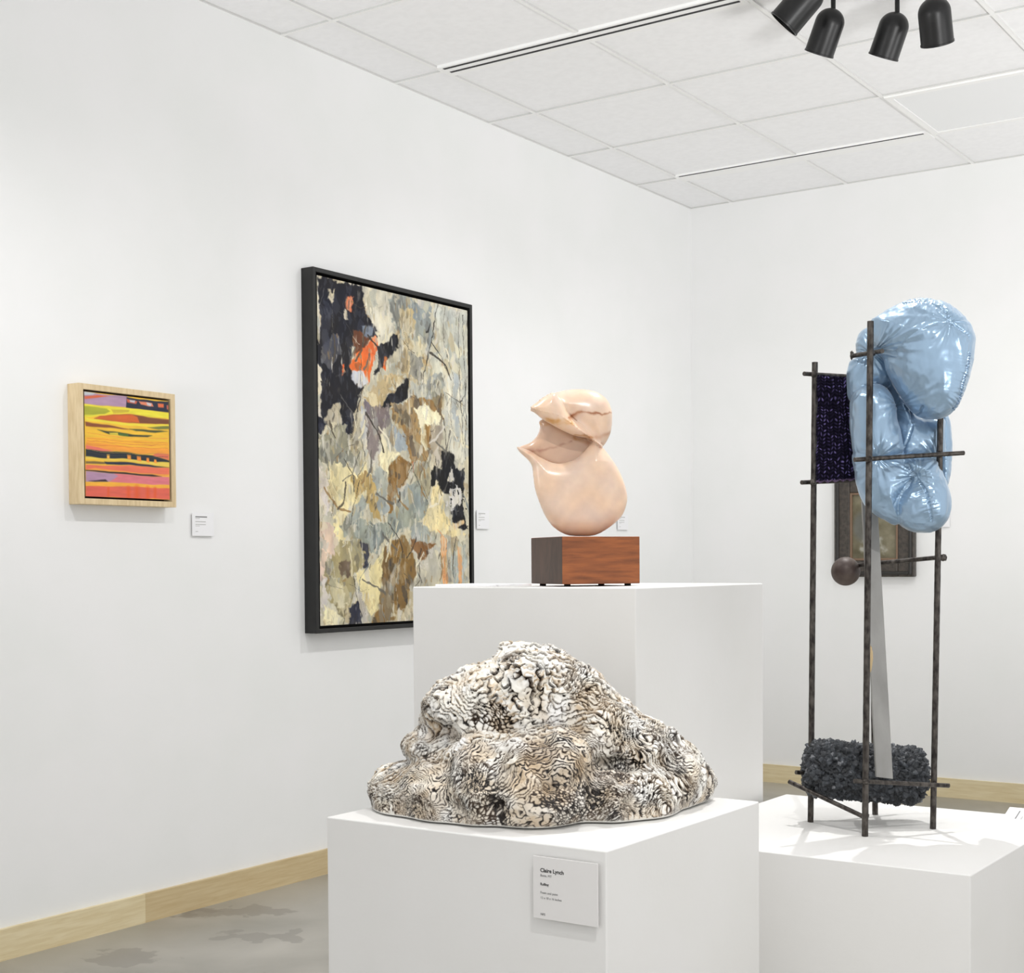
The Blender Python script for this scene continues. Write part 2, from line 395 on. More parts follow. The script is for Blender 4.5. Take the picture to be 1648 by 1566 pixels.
def wallcard(p, q, label, dark=True, X=True):
    if X:
        a = onx(*p, XL+.004); c = onx(*q, XL+.004); wd, ht = float(c[1]-a[1]), float(a[2]-c[2]); o = (XL, float(a[1]), float(a[2])); f = 'x'
    else:
        a = ony(*p, YB-.004); c = ony(*q, YB-.004); wd, ht = float(c[0]-a[0]), float(a[2]-c[2]); o = (float(a[0]), YB, float(a[2])); f = 'y'
    m1 = m_grey_ink if dark else m_lt_ink
    card(o, f, wd, ht, [(wd*.54, wd*.14, ht*.20, ht*.05, m1, 0), (wd*.2, wd*.14, ht*.26, ht*.025, m_lt_ink, 0),
        (wd*.48, wd*.14, ht*.40, ht*.035, m_lt_ink, 0), (wd*.48, wd*.14, ht*.52, ht*.03, m_lt_ink, 0),
        (wd*.2, wd*.14, ht*.58, ht*.02, m_lt_ink, 0), (wd*.12, wd*.14, ht*.82, ht*.025, m_lt_ink, 0)], label, gap=.006)
wallcard((308, 825), (343, 863), 'small white label card on the left wall, right of the orange striped painting')
wallcard((766, 821), (786, 851.5), 'small white label card on the left wall, right of the black framed painting', False)
wallcard((993, 828), (1010, 853), 'small white label card on the left wall, half hidden behind the pink stone carving', False)
wallcard((1509, 818), (1529, 848), 'small white label card on the back wall, half hidden beside the blue satin form', False, False)
# cards lying on the plinths
r = empty('label_card', (PH[0]+.004, PH[1]+.03, ZH), 0, label='white label card lying flat on the tallest plinth, left of the wood block', cat='label', group='small white label cards')
b = MB(); b.box((0.012, .02, 0), (.155, .14, .004)); b.build('card', m_card, r, bevel=.0005)
cp = onz(1606, 1328, ZR)
r = empty('label_card', tuple(cp), 0, label='tilted white label card standing at the edge of the right plinth', cat='label', group='small white label cards')
b = MB(); b.add([(0,0,0),(.11,0,0),(.11,.075,.022),(0,.075,.022),(0,.002,-.0),(.11,.002,0),(.11,.077,.0),(0,.077,.0)],
    [(0,1,2,3),(4,7,6,5),(0,4,5,1),(1,5,6,2),(2,6,7,3),(3,7,4,0)]); b.build('card', m_card, r)
for x, y0, y1, mt in ((.021, .03, .062, m_grey_ink), (.031, .03, .042, m_lt_ink), (.041, .026, .052, m_lt_ink), (.052, .026, .05, m_lt_ink), (.058, .026, .04, m_lt_ink)):
    b = MB(); b.add([(x,y0,y0*.2933+.0006),(x+.0022,y0,y0*.2933+.0006),(x+.0022,y1,y1*.2933+.0006),(x,y1,y1*.2933+.0006)], [(0,1,2,3)]); b.build('lettering', mt, r)

# ------------------------------------------------------------------ paintings
def homog(src, dst):
    A = []; B = []
    for (x, y), (u, v) in zip(src, dst):
        A.append([x, y, 1, 0, 0, 0, -u*x, -u*y]); B.append(u); A.append([0, 0, 0, x, y, 1, -v*x, -v*y]); B.append(v)
    h = np.linalg.solve(np.array(A, float), np.array(B, float)); return np.append(h, 1).reshape(3, 3)
def hmap(H, pts):
    p = np.c_[np.asarray(pts, float), np.ones(len(pts))] @ H.T; return p[:, :2]/p[:, 2:]
def canvas(name, nu, nv, wd, ht, paint, parent, mat_, y=-.001):
    u, v = np.meshgrid(np.linspace(0, 1, nu), np.linspace(0, 1, nv)); P = np.c_[u.ravel()*wd, v.ravel()*ht, np.zeros(u.size)]
    rgb, relief = paint(P[:, 0], P[:, 1], wd, ht, P)
    V = np.c_[P[:, 0], y-relief, -P[:, 1]]
    idx = np.arange(nu*nv).reshape(nv, nu); Q = np.stack([idx[:-1, :-1], idx[1:, :-1], idx[1:, 1:], idx[:-1, 1:]], -1).reshape(-1, 4)
    me = np_mesh(name, V, Q); set_col(me, lin(rgb)); return link(name, me, mat_, parent, smooth=True)
def frame_mb(wd, ht, face, depth, inset_lip=0):
    """open box frame: local x across, y=0 wall, -depth front, z down from 0"""
    b = MB()
    b.box((0, -depth, -ht), (face, 0, 0)); b.box((wd-face, -depth, -ht), (wd, 0, 0))
    b.box((face, -depth, -face), (wd-face, 0, 0)); b.box((face, -depth, -ht), (wd-face, 0, -ht+face)); return b
m_canvas = attr_mat('oil_paint', rough=.55, spec=.25, bump=.4, bscale=260)
m_canvas2 = attr_mat('glossy_paint', rough=.35, spec=.5)

# large painting -----------------------------------------------------
dep = .055; a0 = onx(500.6, 430.2, XL+dep); a1 = onx(760, 488.6, XL+dep); a2 = onx(513, 1019.7, XL+dep)
y0 = float(onx(484.3, 431.4, XL)[1]); y1 = float(a1[1]); zt = float((a0[2]+a1[2])/2); zb2 = float(a2[2])
wd, ht = y1-y0, zt-zb2
r = empty('framed_painting', (XL, y0, zt), pi/2, label='large abstract painting in black, orange, tan and grey in a black floater frame', cat='painting')
frame_mb(wd, ht, .016, dep).build('frame', m_black, r, bevel=.0015)
fc = .016; gp = .010
b = MB(); b.box((fc, -.012, -ht+fc), (wd-fc, -.004, -fc)); b.build('backing_board', m_dark, r)
Hh = homog([(95,50),(708,182),(715,1372),(112,1446)], [(0,0),(1,0),(1,1),(0,1)])
BP = [  # colour, edge roughness, polygon in sketch coordinates
 ((200,194,172),.02,[(95,50),(708,182),(715,1372),(112,1446)]),
 ((214,208,188),.03,[(285,90),(420,120),(400,230),(420,290),(350,340),(330,250),(290,200)]),
 ((150,155,150),.03,[(385,128),(560,150),(570,330),(470,330),(400,240)]),
 ((196,178,138),.02,[(440,170),(490,180),(500,260),(450,300),(435,240)]),
 ((203,202,186),.03,[(570,160),(708,182),(712,420),(600,480),(560,400),(600,300)]),
 ((209,206,190),.03,[(600,480),(712,400),(714,760),(640,740),(610,600)]),
 ((176,180,176),.02,[(650,430),(668,430),(672,700),(655,690)]),
 ((24,24,32),.018,[(95,50),(285,88),(292,200),(330,240),(350,290),(300,300),(240,330),(240,420),(265,480),(295,480),(250,600),(238,695),(215,670),(170,640),(130,660),(98,690)]),
 ((188,168,128),.035,[(340,470),(430,390),(470,280),(520,330),(560,380),(520,460),(400,480),(385,590),(300,560)]),
 ((130,128,118),.03,[(470,340),(540,360),(530,460),(480,450)]),
 ((208,198,165),.02,[(480,290),(540,310),(530,370),(490,350)]),
 ((110,65,40),.012,[(245,265),(320,275),(300,340),(250,375)]),
 ((120,130,145),.012,[(280,250),(330,250),(325,290),(290,290)]),
 ((234,112,52),.014,[(232,410),(270,350),(342,285),(352,330),(320,400),(312,475),(290,450),(250,440)]),
 ((225,105,55),.016,[(218,140),(245,140),(250,195),(225,185)]),
 ((205,195,175),.018,[(205,190),(225,185),(222,230),(205,225)]),
 ((215,205,180),.018,[(148,110),(170,112),(165,145),(152,140)]),
 ((70,72,84),.015,[(120,330),(180,280),(200,350),(150,420),(115,400)]),
 ((195,196,200),.01,[(245,430),(290,430),(310,470),(270,500),(240,470)]),
 ((16,16,20),.014,[(345,330),(430,285),(438,325),(390,365),(352,430),(330,440),(350,380)]),
 ((225,108,52),.014,[(370,362),(384,366),(376,418),(364,408)]),
 ((228,125,70),.012,[(600,382),(613,385),(608,408)]),
 ((230,105,50),.014,[(200,400),(212,400),(216,445),(204,450)]),
 ((224,214,190),.014,[(95,390),(112,420),(118,640),(100,600)]),
 ((214,208,196),.012,[(93,100),(108,140),(106,320),(95,300)]),
 ((178,168,145),.014,[(165,560),(190,555),(205,650),(180,670),(130,640)]),
 ((190,182,158),.02,[(430,410),(470,460),(420,440)]),
 ((16,16,20),.012,[(400,510),(470,455),(465,530),(410,560),(380,620),(368,570)]),
 ((166,170,166),.03,[(470,470),(600,440),(610,540),(520,560),(480,530)]),
 ((148,116,70),.025,[(405,560),(480,530),(600,520),(612,600),(560,720),(540,765),(480,800),(460,700),(410,620)]),
 ((172,160,140),.02,[(560,620),(605,600),(600,760),(570,820),(560,720)]),
 ((241,234,200),.02,[(498,575),(530,568),(545,538),(562,570),(602,588),(595,632),(545,640),(530,690),(515,630)]),
 ((240,232,195),.008,[(525,670),(552,725),(540,730),(520,700)]),
 ((142,140,122),.03,[(100,690),(200,660),(272,700),(262,810),(150,830),(103,790)]),
 ((178,180,178),.022,[(250,590),(312,570),(322,650),(280,710),(240,690)]),
 ((120,108,108),.022,[(300,560),(400,570),(400,640),(360,690),(330,780),(300,740)]),
 ((165,172,172),.02,[(400,640),(450,660),(470,740),(430,740),(395,700)]),
 ((216,206,196),.03,[(103,820),(150,850),(165,1000),(108,1010)]),
 ((229,204,184),.03,[(108,1000),(170,1060),(175,1200),(112,1280)]),
 ((214,206,196),.03,[(112,1260),(180,1200),(190,1300),(116,1400)]),
 ((231,217,168),.028,[(150,790),(260,840),(300,790),(335,880),(300,930),(220,960),(240,1010),(205,1115),(165,1120),(180,980),(150,900)]),
 ((186,160,104),.025,[(240,860),(300,820),(345,900),(360,1010),(330,1000),(300,900),(250,930)]),
 ((168,172,164),.02,[(310,820),(380,800),(385,1000),(355,1000),(340,900)]),
 ((237,228,190),.014,[(350,770),(368,675),(388,740),(440,748),(400,790),(392,835),(360,800)]),
 ((139,104,56),.014,[(393,800),(440,752),(482,790),(470,850),(425,900),(418,960),(390,995),(385,880)]),
 ((158,152,128),.02,[(482,790),(560,760),(560,880),(540,920),(500,880)]),
 ((150,156,146),.035,[(420,900),(520,860),(545,930),(520,1000),(440,1060),(380,1090),(300,1140),(250,1090),(262,1010),(380,1020)]),
 ((163,167,156),.02,[(195,1040),(240,970),(290,915),(315,960),(250,1030),(210,1085)]),
 ((168,172,162),.03,[(480,1000),(560,1040),(585,1090),(500,1130),(468,1070)]),
 ((14,14,18),.016,[(597,735),(650,740),(660,800),(694,790),(697,880),(690,960),(703,1030),(650,1025),(640,900),(600,890),(562,860),(570,790),(600,810)]),
 ((205,200,190),.03,[(640,780),(660,830),(650,870),(625,860)]),
 ((216,212,206),.04,[(625,880),(690,890),(692,935),(650,960),(630,940)]),
 ((234,217,166),.016,[(525,1010),(550,930),(582,845),(612,900),(622,985),(700,1050),(640,1070),(565,1045)]),
 ((222,190,140),.008,[(640,1020),(690,990),(695,1003),(650,1035)]),
 ((190,184,164),.03,[(560,1130),(708,1070),(714,1385),(480,1410),(510,1200)]),
 ((178,184,176),.02,[(640,1090),(700,1085),(704,1380),(650,1380)]),
 ((226,166,112),.012,[(598,1060),(622,1075),(628,1270),(608,1275)]),
 ((224,172,124),.01,[(668,1105),(684,1105),(686,1270),(670,1270)]),
 ((170,158,118),.035,[(140,1200),(190,1120),(280,1095),(312,1160),(250,1230),(235,1330),(200,1410),(135,1340)]),
 ((205,196,160),.03,[(150,1230),(190,1240),(220,1350),(170,1390)]),
 ((112,96,80),.02,[(188,1188),(236,1186),(230,1236),(198,1234)]),
 ((62,60,66),.02,[(270,1100),(300,1110),(306,1200),(292,1230),(286,1150)]),
 ((134,104,58),.012,[(370,1120),(450,1070),(475,1110),(510,1200),(470,1270),(468,1330),(420,1408),(318,1425),(340,1370),(360,1250)]),
 ((164,148,120),.012,[(385,1250),(440,1150),(432,1250),(390,1320)]),
 ((122,84,46),.02,[(470,1070),(560,1090),(580,1110),(520,1160),(480,1130)]),
 ((230,217,168),.012,[(258,1225),(330,1190),(370,1118),(363,1260),(352,1370),(318,1395),(288,1330)]),
 ((50,50,60),.02,[(228,1355),(268,1335),(292,1425),(236,1432)]),
 ((196,190,180),.02,[(250,1290),(285,1300),(310,1400),(290,1430),(270,1350)]),
 ((232,222,182),.02,[(128,1370),(190,1400),(212,1442),(128,1446)]),
 ((196,186,160),.03,[(400,1400),(470,1330),(475,1400),(420,1420)]),
]
BL = [  # dark drawn strokes: colour, width m, points
 ((52,48,46),.006,[(592,160),(572,260),(532,450)]), ((70,66,60),.004,[(676,190),(672,400),(690,700)]),
 ((60,56,54),.006,[(290,490),(262,590),(238,690)]), ((66,60,56),.005,[(612,600),(622,720),(600,800)]),
 ((96,84,66),.004,[(540,770),(515,840),(548,920)]), ((44,40,40),.004,[(690,200),(700,600),(697,760)]),
 ((110,104,92),.004,[(620,170),(610,300),(650,440),(640,640)]), ((80,76,70),.003,[(448,240),(470,330),(462,430)]),
 ((54,50,48),.004,[(480,790),(520,880),(545,930)]), ((70,64,60),.003,[(620,520),(640,620),(660,690)]),
 ((205,100,60),.004,[(487,780),(492,820)]), ((90,80,66),.003,[(170,780),(215,730),(250,720)]),
 ((70,66,62),.004,[(280,700),(300,790),(262,850)]), ((120,116,106),.003,[(160,160),(158,290)]),
 ((130,126,116),.003,[(660,1100),(655,1300)]), ((120,116,108),.003,[(690,1080),(694,1370)]),
 ((228,150,90),.005,[(588,1040),(612,1070),(617,1230)]),
]
def paint_big(X, Y, wd, ht, P):
    sx = fbm(P, 9, 3, 5)*.5; sy = fbm(P, 9, 60, 5)*.5; fx = fbm(P, 42, 11, 3); fy = fbm(P, 42, 90, 3)
    U, Vv = X, Y; rgb = np.zeros((len(X), 3)); rel = np.zeros(len(X)); k = 0
    scl = np.array([wd, ht])
    for c, e, poly in BP:
        q = hmap(Hh, poly)*scl
        d = poly_sdf(U+e*(sx*1.6+fx*.55), Vv+e*(sy*1.6+fy*.55), q) if k else np.full(len(X), -1.)
        m = 1/(1+np.exp(np.clip(d/.0011, -30, 30)))
        k += 1
        tone = fbm(P*np.array([1, .55, 1]), 24, k*7.7, 4)
        cc = np.array(c)[None, :]*(1+.13*tone[:, None]) + (np.array([8, 4, -6])*(pn(P, 13, k*3.1))[:, None])
        rgb = rgb*(1-m[:, None])+cc*m[:, None]; rel = rel*(1-m)+m*(.0005*(k % 4)+.0006*tone)
    # many small torn scraps of colour
    pal = np.array([[226,216,186],[168,172,164],[150,146,122],[186,168,128],[132,128,118],[212,206,196],[156,126,82],[96,92,86],[206,200,178],[232,222,186],[72,66,56],[58,58,62]])
    lum0 = rgb.mean(1); fine = np.c_[P[:, 0]*1.25, P[:, 1], P[:, 2]]
    
    for fq, sd, pr_, op in ((13, 3, .18, .5), (33, 9, .24, .6), (80, 21, .26, .6)):
        rw = fine+np.c_[sx*.05+fx*.006, sy*.05+fy*.006, sx*0]*(14/fq)**.5
        ang = fq*.31; ca, sa = cos(ang), sin(ang)
        b1, b2, bi, bt = worley(np.c_[rw[:, 0]*ca-rw[:, 1]*sa*.55+9, (rw[:, 0]*sa+rw[:, 1]*ca)*.55+9, rw[:, 2]+.5/fq], fq, sd, True)
        on = (((bi*997) % 1) < pr_) & (lum0 > 62); cc = pal[((bi*613) % 1*12).astype(int) % 12]
        near = np.clip(1.25-np.abs(cc.mean(1)-lum0)/110, .0, 1)
        m = on*op*near*np.clip((b2-b1)*14, 0, 1); rgb = rgb*(1-m[:, None])+cc*m[:, None]; rel = rel+m*.0005
        e = np.clip(1-(b2-b1)/.05, 0, 1)*.28*(lum0 > 62)*np.clip(pn(P, 9, sd)*2, 0, 1); rgb = rgb*(1-e[:, None])+np.array([92, 86, 76])*e[:, None]
        # greys inside the black field
        on = (((bi*431) % 1) < .16) & (lum0 <= 62); m = on*.28*np.clip((b2-b1)*10, 0, 1); rgb = rgb*(1-m[:, None])+np.array([92, 94, 106])*m[:, None]
    # dry-brushed streaks
    st = fbm(P*np.array([1, .22, 1]), 60, 5, 3); msk = np.clip((pn(P, 6, 20)+.25)*2, 0, 1)*np.clip((st-.45)*3, 0, .75)
    rgb = rgb*(1-msk[:, None])+np.array([222, 218, 204])*msk[:, None]
    st = fbm((P+np.c_[P[:, 1], -P[:, 0], P[:, 2]]*.5)*np.array([1, .3, 1]), 55, 45, 3); msk = np.clip((pn(P, 5, 70)+.05)*2, 0, 1)*np.clip((st-.55)*3, 0, .7)
    rgb = rgb*(1-msk[:, None])+np.array([82, 76, 68])*msk[:, None]
    for c, wl, pts in BL:
        q = hmap(Hh, pts)*scl; d, s = line_dist(U+.012*sx+.004*fx, Vv+.01*sy, q)
        m = np.clip((wl*.5*(1+.6*pn(P, 30, 9))-d)/.0012, 0, 1)*.85
        rgb = rgb*(1-m[:, None])+np.array(c)*m[:, None]
    rs = random.Random(11)
    for k in range(170):
        x0_, y0_ = rs.uniform(0, wd), rs.uniform(0, ht); a_ = rs.choice([pi/2, pi/2, pi/2+.5, pi/2-.45, .6])+rs.uniform(-.35, .35); Ls = rs.uniform(.02, .11)
        b_ = a_+rs.uniform(-.9, .9); p1 = (x0_+cos(a_)*Ls, y0_+sin(a_)*Ls); p2 = (p1[0]+cos(b_)*Ls*.6, p1[1]+sin(b_)*Ls*.6)
        wl = rs.choice([.0016, .0022, .003, .005, .009]); bx = (np.abs(X-x0_) < .22) & (np.abs(Y-y0_) < .22); ii = np.nonzero(bx)[0]
        d, s = line_dist(X[ii]+.008*sx[ii]+.003*fx[ii], Y[ii]+.008*sy[ii]+.003*fy[ii], [(x0_, y0_), p1, p2])
        c = rs.choice([(44,42,42),(58,52,46),(82,74,62),(236,228,204),(226,216,180),(214,208,196),(128,134,134),(150,120,78),(104,100,92)])
        m = np.clip((wl*.5*(1+.7*pn(P[ii], 34, k))-d)/.0011, 0, 1)*.85*np.where(lum0[ii] < 62, .3, 1.); rgb[ii] = rgb[ii]*(1-m[:, None])+np.array(c)*m[:, None]; rel[ii] += m*.0006
    # black spatter at the right
    q = hmap(Hh, [(650,900),(700,900),(700,1010),(650,1010)])*scl
    m = (poly_sdf(U, Vv, q) < .02) & (fbm(P, 45, 33, 3) > .45); rgb[m] = (28, 27, 32)
    return np.clip(rgb, 8, 250), rel
cw, ch = wd-2*(fc+gp), ht-2*(fc+gp)
cv = canvas('canvas', 360, 600, cw, ch, paint_big, r, m_canvas, y=0)
cv.location = (fc+gp, -dep+.006, -(fc+gp))
b = MB(); b.box((fc+gp, -dep+.0075, -ht+fc+gp), (wd-fc-gp, -.012, -fc-gp)); b.build('canvas_edge', m_dark, r)

# small painting -----------------------------------------------------
dep = .050; a0 = onx(126.3, 617.8, XL+dep); a1 = onx(280.9, 632.6, XL+dep); a2 = onx(130, 812, XL+dep); a3 = onx(284.6, 815.6, XL+dep)
y0 = float(a0[1]); y1 = float((a1[1]+a3[1])/2); zt = float((a0[2]+a1[2])/2); zb2 = float((a2[2]+a3[2])/2); wd, ht = y1-y0, zt-zb2
r = empty('framed_painting', (XL, y0, zt), pi/2, label='small square painting of orange, yellow and pink stripes in a pale wood box frame', cat='painting')
fc = .017; gp = .006
frame_mb(wd, ht, fc, dep).build('frame', m_maple, r, bevel=.001)
b = MB(); b.box((fc, -.012, -ht+fc), (wd-fc, -.004, -fc)); b.build('backing_board', mat('dark_stain', W(56,30,20), .6), r)
b = MB(); b.box((fc+gp, -dep+.0055, -ht+fc+gp), (wd-fc-gp, -.012, -fc-gp)); b.build('canvas_edge', mat('dark_edge', W(60,24,26), .6), r)
Hs = homog([(302,205),(1048,268),(1056,1162),(318,1140)], [(0,0),(1,0),(1,1),(0,1)])
SP = [
 ((240,190,50),[(302,205),(1048,268),(1056,1162),(318,1140)]),
 ((176,142,170),[(302,205),(680,240),(675,335),(302,315)]),
 ((214,100,62),[(305,252),(420,232),(520,238),(400,262),(310,275)]),
 ((190,196,200),[(302,205),(400,213),(380,232),(302,240)]),
 ((16,22,50),[(675,250),(1048,270),(1048,372),(900,358),(670,338)]),
 ((206,96,66),[(675,262),(770,275),(760,298),(680,290)]), ((190,190,200),[(700,268),(750,270),(745,290),(705,285)]),
 ((222,130,96),[(780,272),(900,285),(915,320),(870,322),(800,300)]), ((205,200,205),[(850,282),(895,292),(890,318),(858,310)]),
 ((228,108,60),[(950,285),(1005,290),(1005,325),(955,322)]), ((180,90,70),[(1030,300),(1048,302),(1048,345),(1032,340)]),
 ((233,220,55),[(302,312),(680,342),(900,362),(1050,378),(1050,428),(880,415),(680,395),(540,402),(420,420),(350,440),(302,430)]),
 ((168,170,45),[(305,330),(500,345),(530,372),(480,400),(380,415),(305,418)]), ((205,180,50),[(540,350),(700,362),(690,382),(560,395)]),
 ((120,66,36),[(390,448),(440,425),(560,408),(700,402),(870,418),(1050,436),(1050,470),(930,478),(700,474),(500,460)]),
 ((212,98,34),[(395,446),(450,424),(560,410),(720,404),(770,425),(790,470),(640,472),(500,458)]),
 ((235,215,60),[(302,430),(350,450),(500,462),(700,480),(900,484),(1050,470),(1050,492),(900,505),(700,500),(500,482),(320,470)]),
 ((112,118,50),[(860,510),(1050,494),(1050,525),(960,532)]),
 ((132,70,34),[(312,478),(500,500),(720,535),(560,530),(400,522),(318,512)]),
 ((60,70,36),[(700,530),(850,535),(1040,545),(930,560),(760,548)]),
 ((50,56,32),[(420,548),(560,560),(780,580),(900,586),(860,600),(700,595),(520,582)]), ((220,200,60),[(520,568),(600,570),(600,590),(530,585)]),
 ((70,110,40),[(600,572),(690,578),(690,592),(610,590)]),
 ((244,178,48),[(318,610),(1050,640),(1050,700),(318,660)]), ((240,158,52),[(318,650),(700,690),(1050,702),(1050,770),(800,755),(560,730),(318,695)]),
 ((226,112,92),[(318,682),(430,700),(560,730),(430,738),(318,722)]), ((222,112,80),[(950,745),(1050,750),(1050,808),(900,770)]),
 ((14,28,40),[(318,722),(450,732),(700,745),(900,770),(1052,812),(1052,828),(800,815),(600,800),(318,790)]),
 ((230,200,80),[(318,790),(560,802),(800,812),(1052,826),(1052,862),(900,845),(600,820),(318,806)]),
 ((238,150,50),[(678,768),(712,768),(714,812),(682,808)]), ((240,140,44),[(764,772),(800,776),(804,822),(766,816)]), ((240,180,70),[(500,762),(526,764),(526,800),(502,798)]), ((240,140,44),[(850,786),(872,788),(876,828),(848,822)]), ((240,150,44),[(918,798),(936,800),(944,830),(915,826)]),
 ((120,96,52),[(318,822),(500,830),(500,850),(318,850)]), ((16,30,60),[(480,826),(700,838),(900,850),(1052,868),(800,866),(500,852)]),
 ((228,112,82),[(318,862),(700,866),(1052,872),(1052,945),(960,950),(700,925),(318,905)]), ((240,160,60),[(400,888),(700,918),(1052,936),(1052,950),(900,945),(620,925),(318,905)]),
 ((30,22,24),[(318,908),(560,920),(760,930),(900,938),(985,956),(800,952),(560,938),(318,918)]),
 ((176,138,166),[(318,920),(560,936),(640,960),(520,1010),(318,1005)]), ((220,118,128),[(560,936),(760,950),(1052,960),(1054,1028),(700,1025),(520,1012),(600,960)]),
 ((40,24,34),[(345,998),(490,988),(512,1008),(400,1006)]),
 ((244,176,52),[(318,1010),(700,1025),(1054,1030),(1054,1058),(700,1056),(318,1048)]),
 ((222,98,78),[(318,1048),(1054,1058),(1056,1162),(318,1140)]),
]
def paint_small(X, Y, wd, ht, P):
    PP = P.copy(); n1 = fbm(P*np.array([.35, 1.4, 1]), 26, 4, 3)*.0024; rgb = np.zeros((len(X), 3)); scl = np.array([wd, ht])
    for k, (c, poly) in enumerate(SP):
        q = hmap(Hs, poly)*scl; d = poly_sdf(X, Y+n1*1.2, q) if k else np.full(len(X), -1.)
        m = 1/(1+np.exp(np.clip(d/.0006, -30, 30)))
        cc = np.array(c)[None, :]*(1+.05*fbm(P*np.array([.3, 1.5, 1]), 60, k*5.1, 3)[:, None])
        rgb = rgb*(1-m[:, None])+cc*m[:, None]
    for c, yy in (((214,110,50), 640), ((205,90,60), 662), ((220,120,50), 690), ((235,130,60), 600), ((60,50,50), 775), ((170,150,60), 748)):
        q = hmap(Hs, [(330,yy-22),(560,yy),(800,yy+10),(1040,yy+8)])*scl; d, s = line_dist(X, Y+n1*2, q)
        m = np.clip((.0009-d)/.0006, 0, 1)*.8; rgb = rgb*(1-m[:, None])+np.array(c)*m[:, None]
    for x_, w_ in ((690, 22), (765, 28), (860, 22), (925, 16), (515, 12)):
        q = hmap(Hs, [(x_, 1068), (x_, 1135)])*scl; d, s = line_dist(X, Y, q); m = np.clip(1-(d/(w_*.0006)), 0, 1)*.8
        rgb = rgb*(1-m[:, None])+np.array([226, 88, 34])*m[:, None]
    return np.clip(rgb, 6, 250), np.zeros(len(X))
cw, ch = wd-2*(fc+gp), ht-2*(fc+gp)
cv = canvas('canvas', 220, 280, cw, ch, paint_small, r, m_canvas2, y=0); cv.location = (fc+gp, -dep+.004, -(fc+gp))

# picture on the back wall ------------------------------------------
dep = .045; pa = ony(1341, 768, YB-dep); pb = ony(1470, 928.5, YB-dep); wd, ht = float(pb[0]-pa[0]), float(pa[2]-pb[2])
r = empty('framed_picture', (float(pa[0]), YB, float(pa[2])), 0, label='small dark wooden framed still life on the back wall, half hidden behind the steel rods', cat='picture')
fc = wd*.20
m_walnut = noise_col(mat('dark_wood_frame', rough=.45), W(52,47,43), W(74,67,60), 20, (3,3,3), 5)
b = frame_mb(wd, ht, fc, dep*.8); b.build('frame', m_walnut, r, bevel=.006)
b = frame_mb(wd-.02, ht-.02, .016, dep); o = b.build('outer_moulding', mat('black_moulding', W(40,38,36), .35), r, bevel=.005); o.location = (.01, 0, -.01)
b = frame_mb(wd-2*fc, ht-2*fc, .010, dep*.75); o = b.build('inner_fillet', mat('copper_fillet', W(122,98,78), .5), r, bevel=.002); o.location = (fc, 0, -fc)
def paint_still(X, Y, wd, ht, P):
    rgb = np.ones((len(X), 3))*np.array([112, 106, 84]); t = fbm(P, 14, 8, 4); rgb += 26*t[:, None]
    for cx, cy, rr in ((.3,.7,.13),(.45,.78,.12),(.25,.85,.1),(.6,.72,.1),(.7,.85,.1),(.5,.62,.07)):
        d = np.hypot(X/wd-cx, (Y/ht-cy)*ht/wd)+.06*fbm(P, 40, 2, 3); m = np.clip((rr-d)*12, 0, 1)*.75
        rgb = rgb*(1-m[:, None])+np.array([178, 178, 170])*m[:, None]
    m = np.clip((.28-np.hypot(X/wd-.25, Y/ht-.5))*6, 0, .6); rgb = rgb*(1-m[:, None])+np.array([92, 96, 98])*m[:, None]
    return np.clip(rgb, 20, 235), np.zeros(len(X))
cv = canvas('canvas', 70, 90, wd-2*fc-.016, ht-2*fc-.016, paint_still, r, m_canvas2, y=0); cv.location = (fc+.008, -dep*.5, -fc-.008)
b = MB(); b.box((.03, -.02, -ht+.03), (wd-.03, -.004, -.03)); b.build('backing_board', m_dark, r)

# ------------------------------------------------------------------ ceiling spotlights
def spotlight(pivot, axis, length, rad, label, tip=None):
    C = Vector((float(pivot[0]), float(pivot[1]), ZC))
    r = empty('ceiling_spotlight', C, 0, label=label, cat='spotlight', group='black cylinder spotlights on the ceiling')
    pv = Vector(tuple(map(float, pivot)))-C; ax = Vector(axis).normalized()
    b = MB(); b.lathe([(0,0),(.045,0),(.047,-.006),(.047,-.012),(.043,-.016),(0,-.016)]); b.build('canopy', m_tbar, r, smooth=True)
    b = MB(); b.tube((0,0,-.014), pv, .0075, n=16); b.ball(pv, .012); b.build('stem', m_spot, r, smooth=True)
    R = rad; pr_ = [(0, 0)]+[(R*sin(t*pi/2/10), R*.95*(1-cos(t*pi/2/10))) for t in range(1, 11)]+[(R*1.0, length*.6), (R*1.01, length-.006), (R*1.04, length-.005), (R*1.04, length), (R*.95, length), (R*.93, length-.05), (0, length-.055)]
    base = pv - ax*.012
    b = MB(); b.lathe(pr_, base, ax, 40); b.build('housing', m_spot, r, smooth=True)
    b = MB(); b.lathe([(0, 0), (R*.8, 0), (R*.8, .008), (0, .012)], base+ax*(length-.05), ax, 32); b.build('lamp', mat('lamp_glass', (.8,.8,.78), .2), r, smooth=True)
def dirv(u, v, w_): return tuple(RH*u + DH*w_ + np.array([0, 0, v]))
spotlight(at(1313, -22, 4.45), dirv(-.60, -.66, .25), .152, .050, 'black cylinder spotlight tilted furthest to the left, leftmost of the four')
spotlight(at(1341, 20, 4.62), dirv(-.26, -.85, .42), .140, .046, 'black cylinder spotlight on a stem, second from the left, right under its stem')
spotlight(at(1444, 26, 4.62), dirv(-.24, -.86, .42), .138, .047, 'black cylinder spotlight on a stem, third from the left and hanging lowest')
spotlight(at(1502, 2, 4.45), dirv(.22, -.82, .42), .137, .049, 'black cylinder spotlight leaning to the right, rightmost of the four')

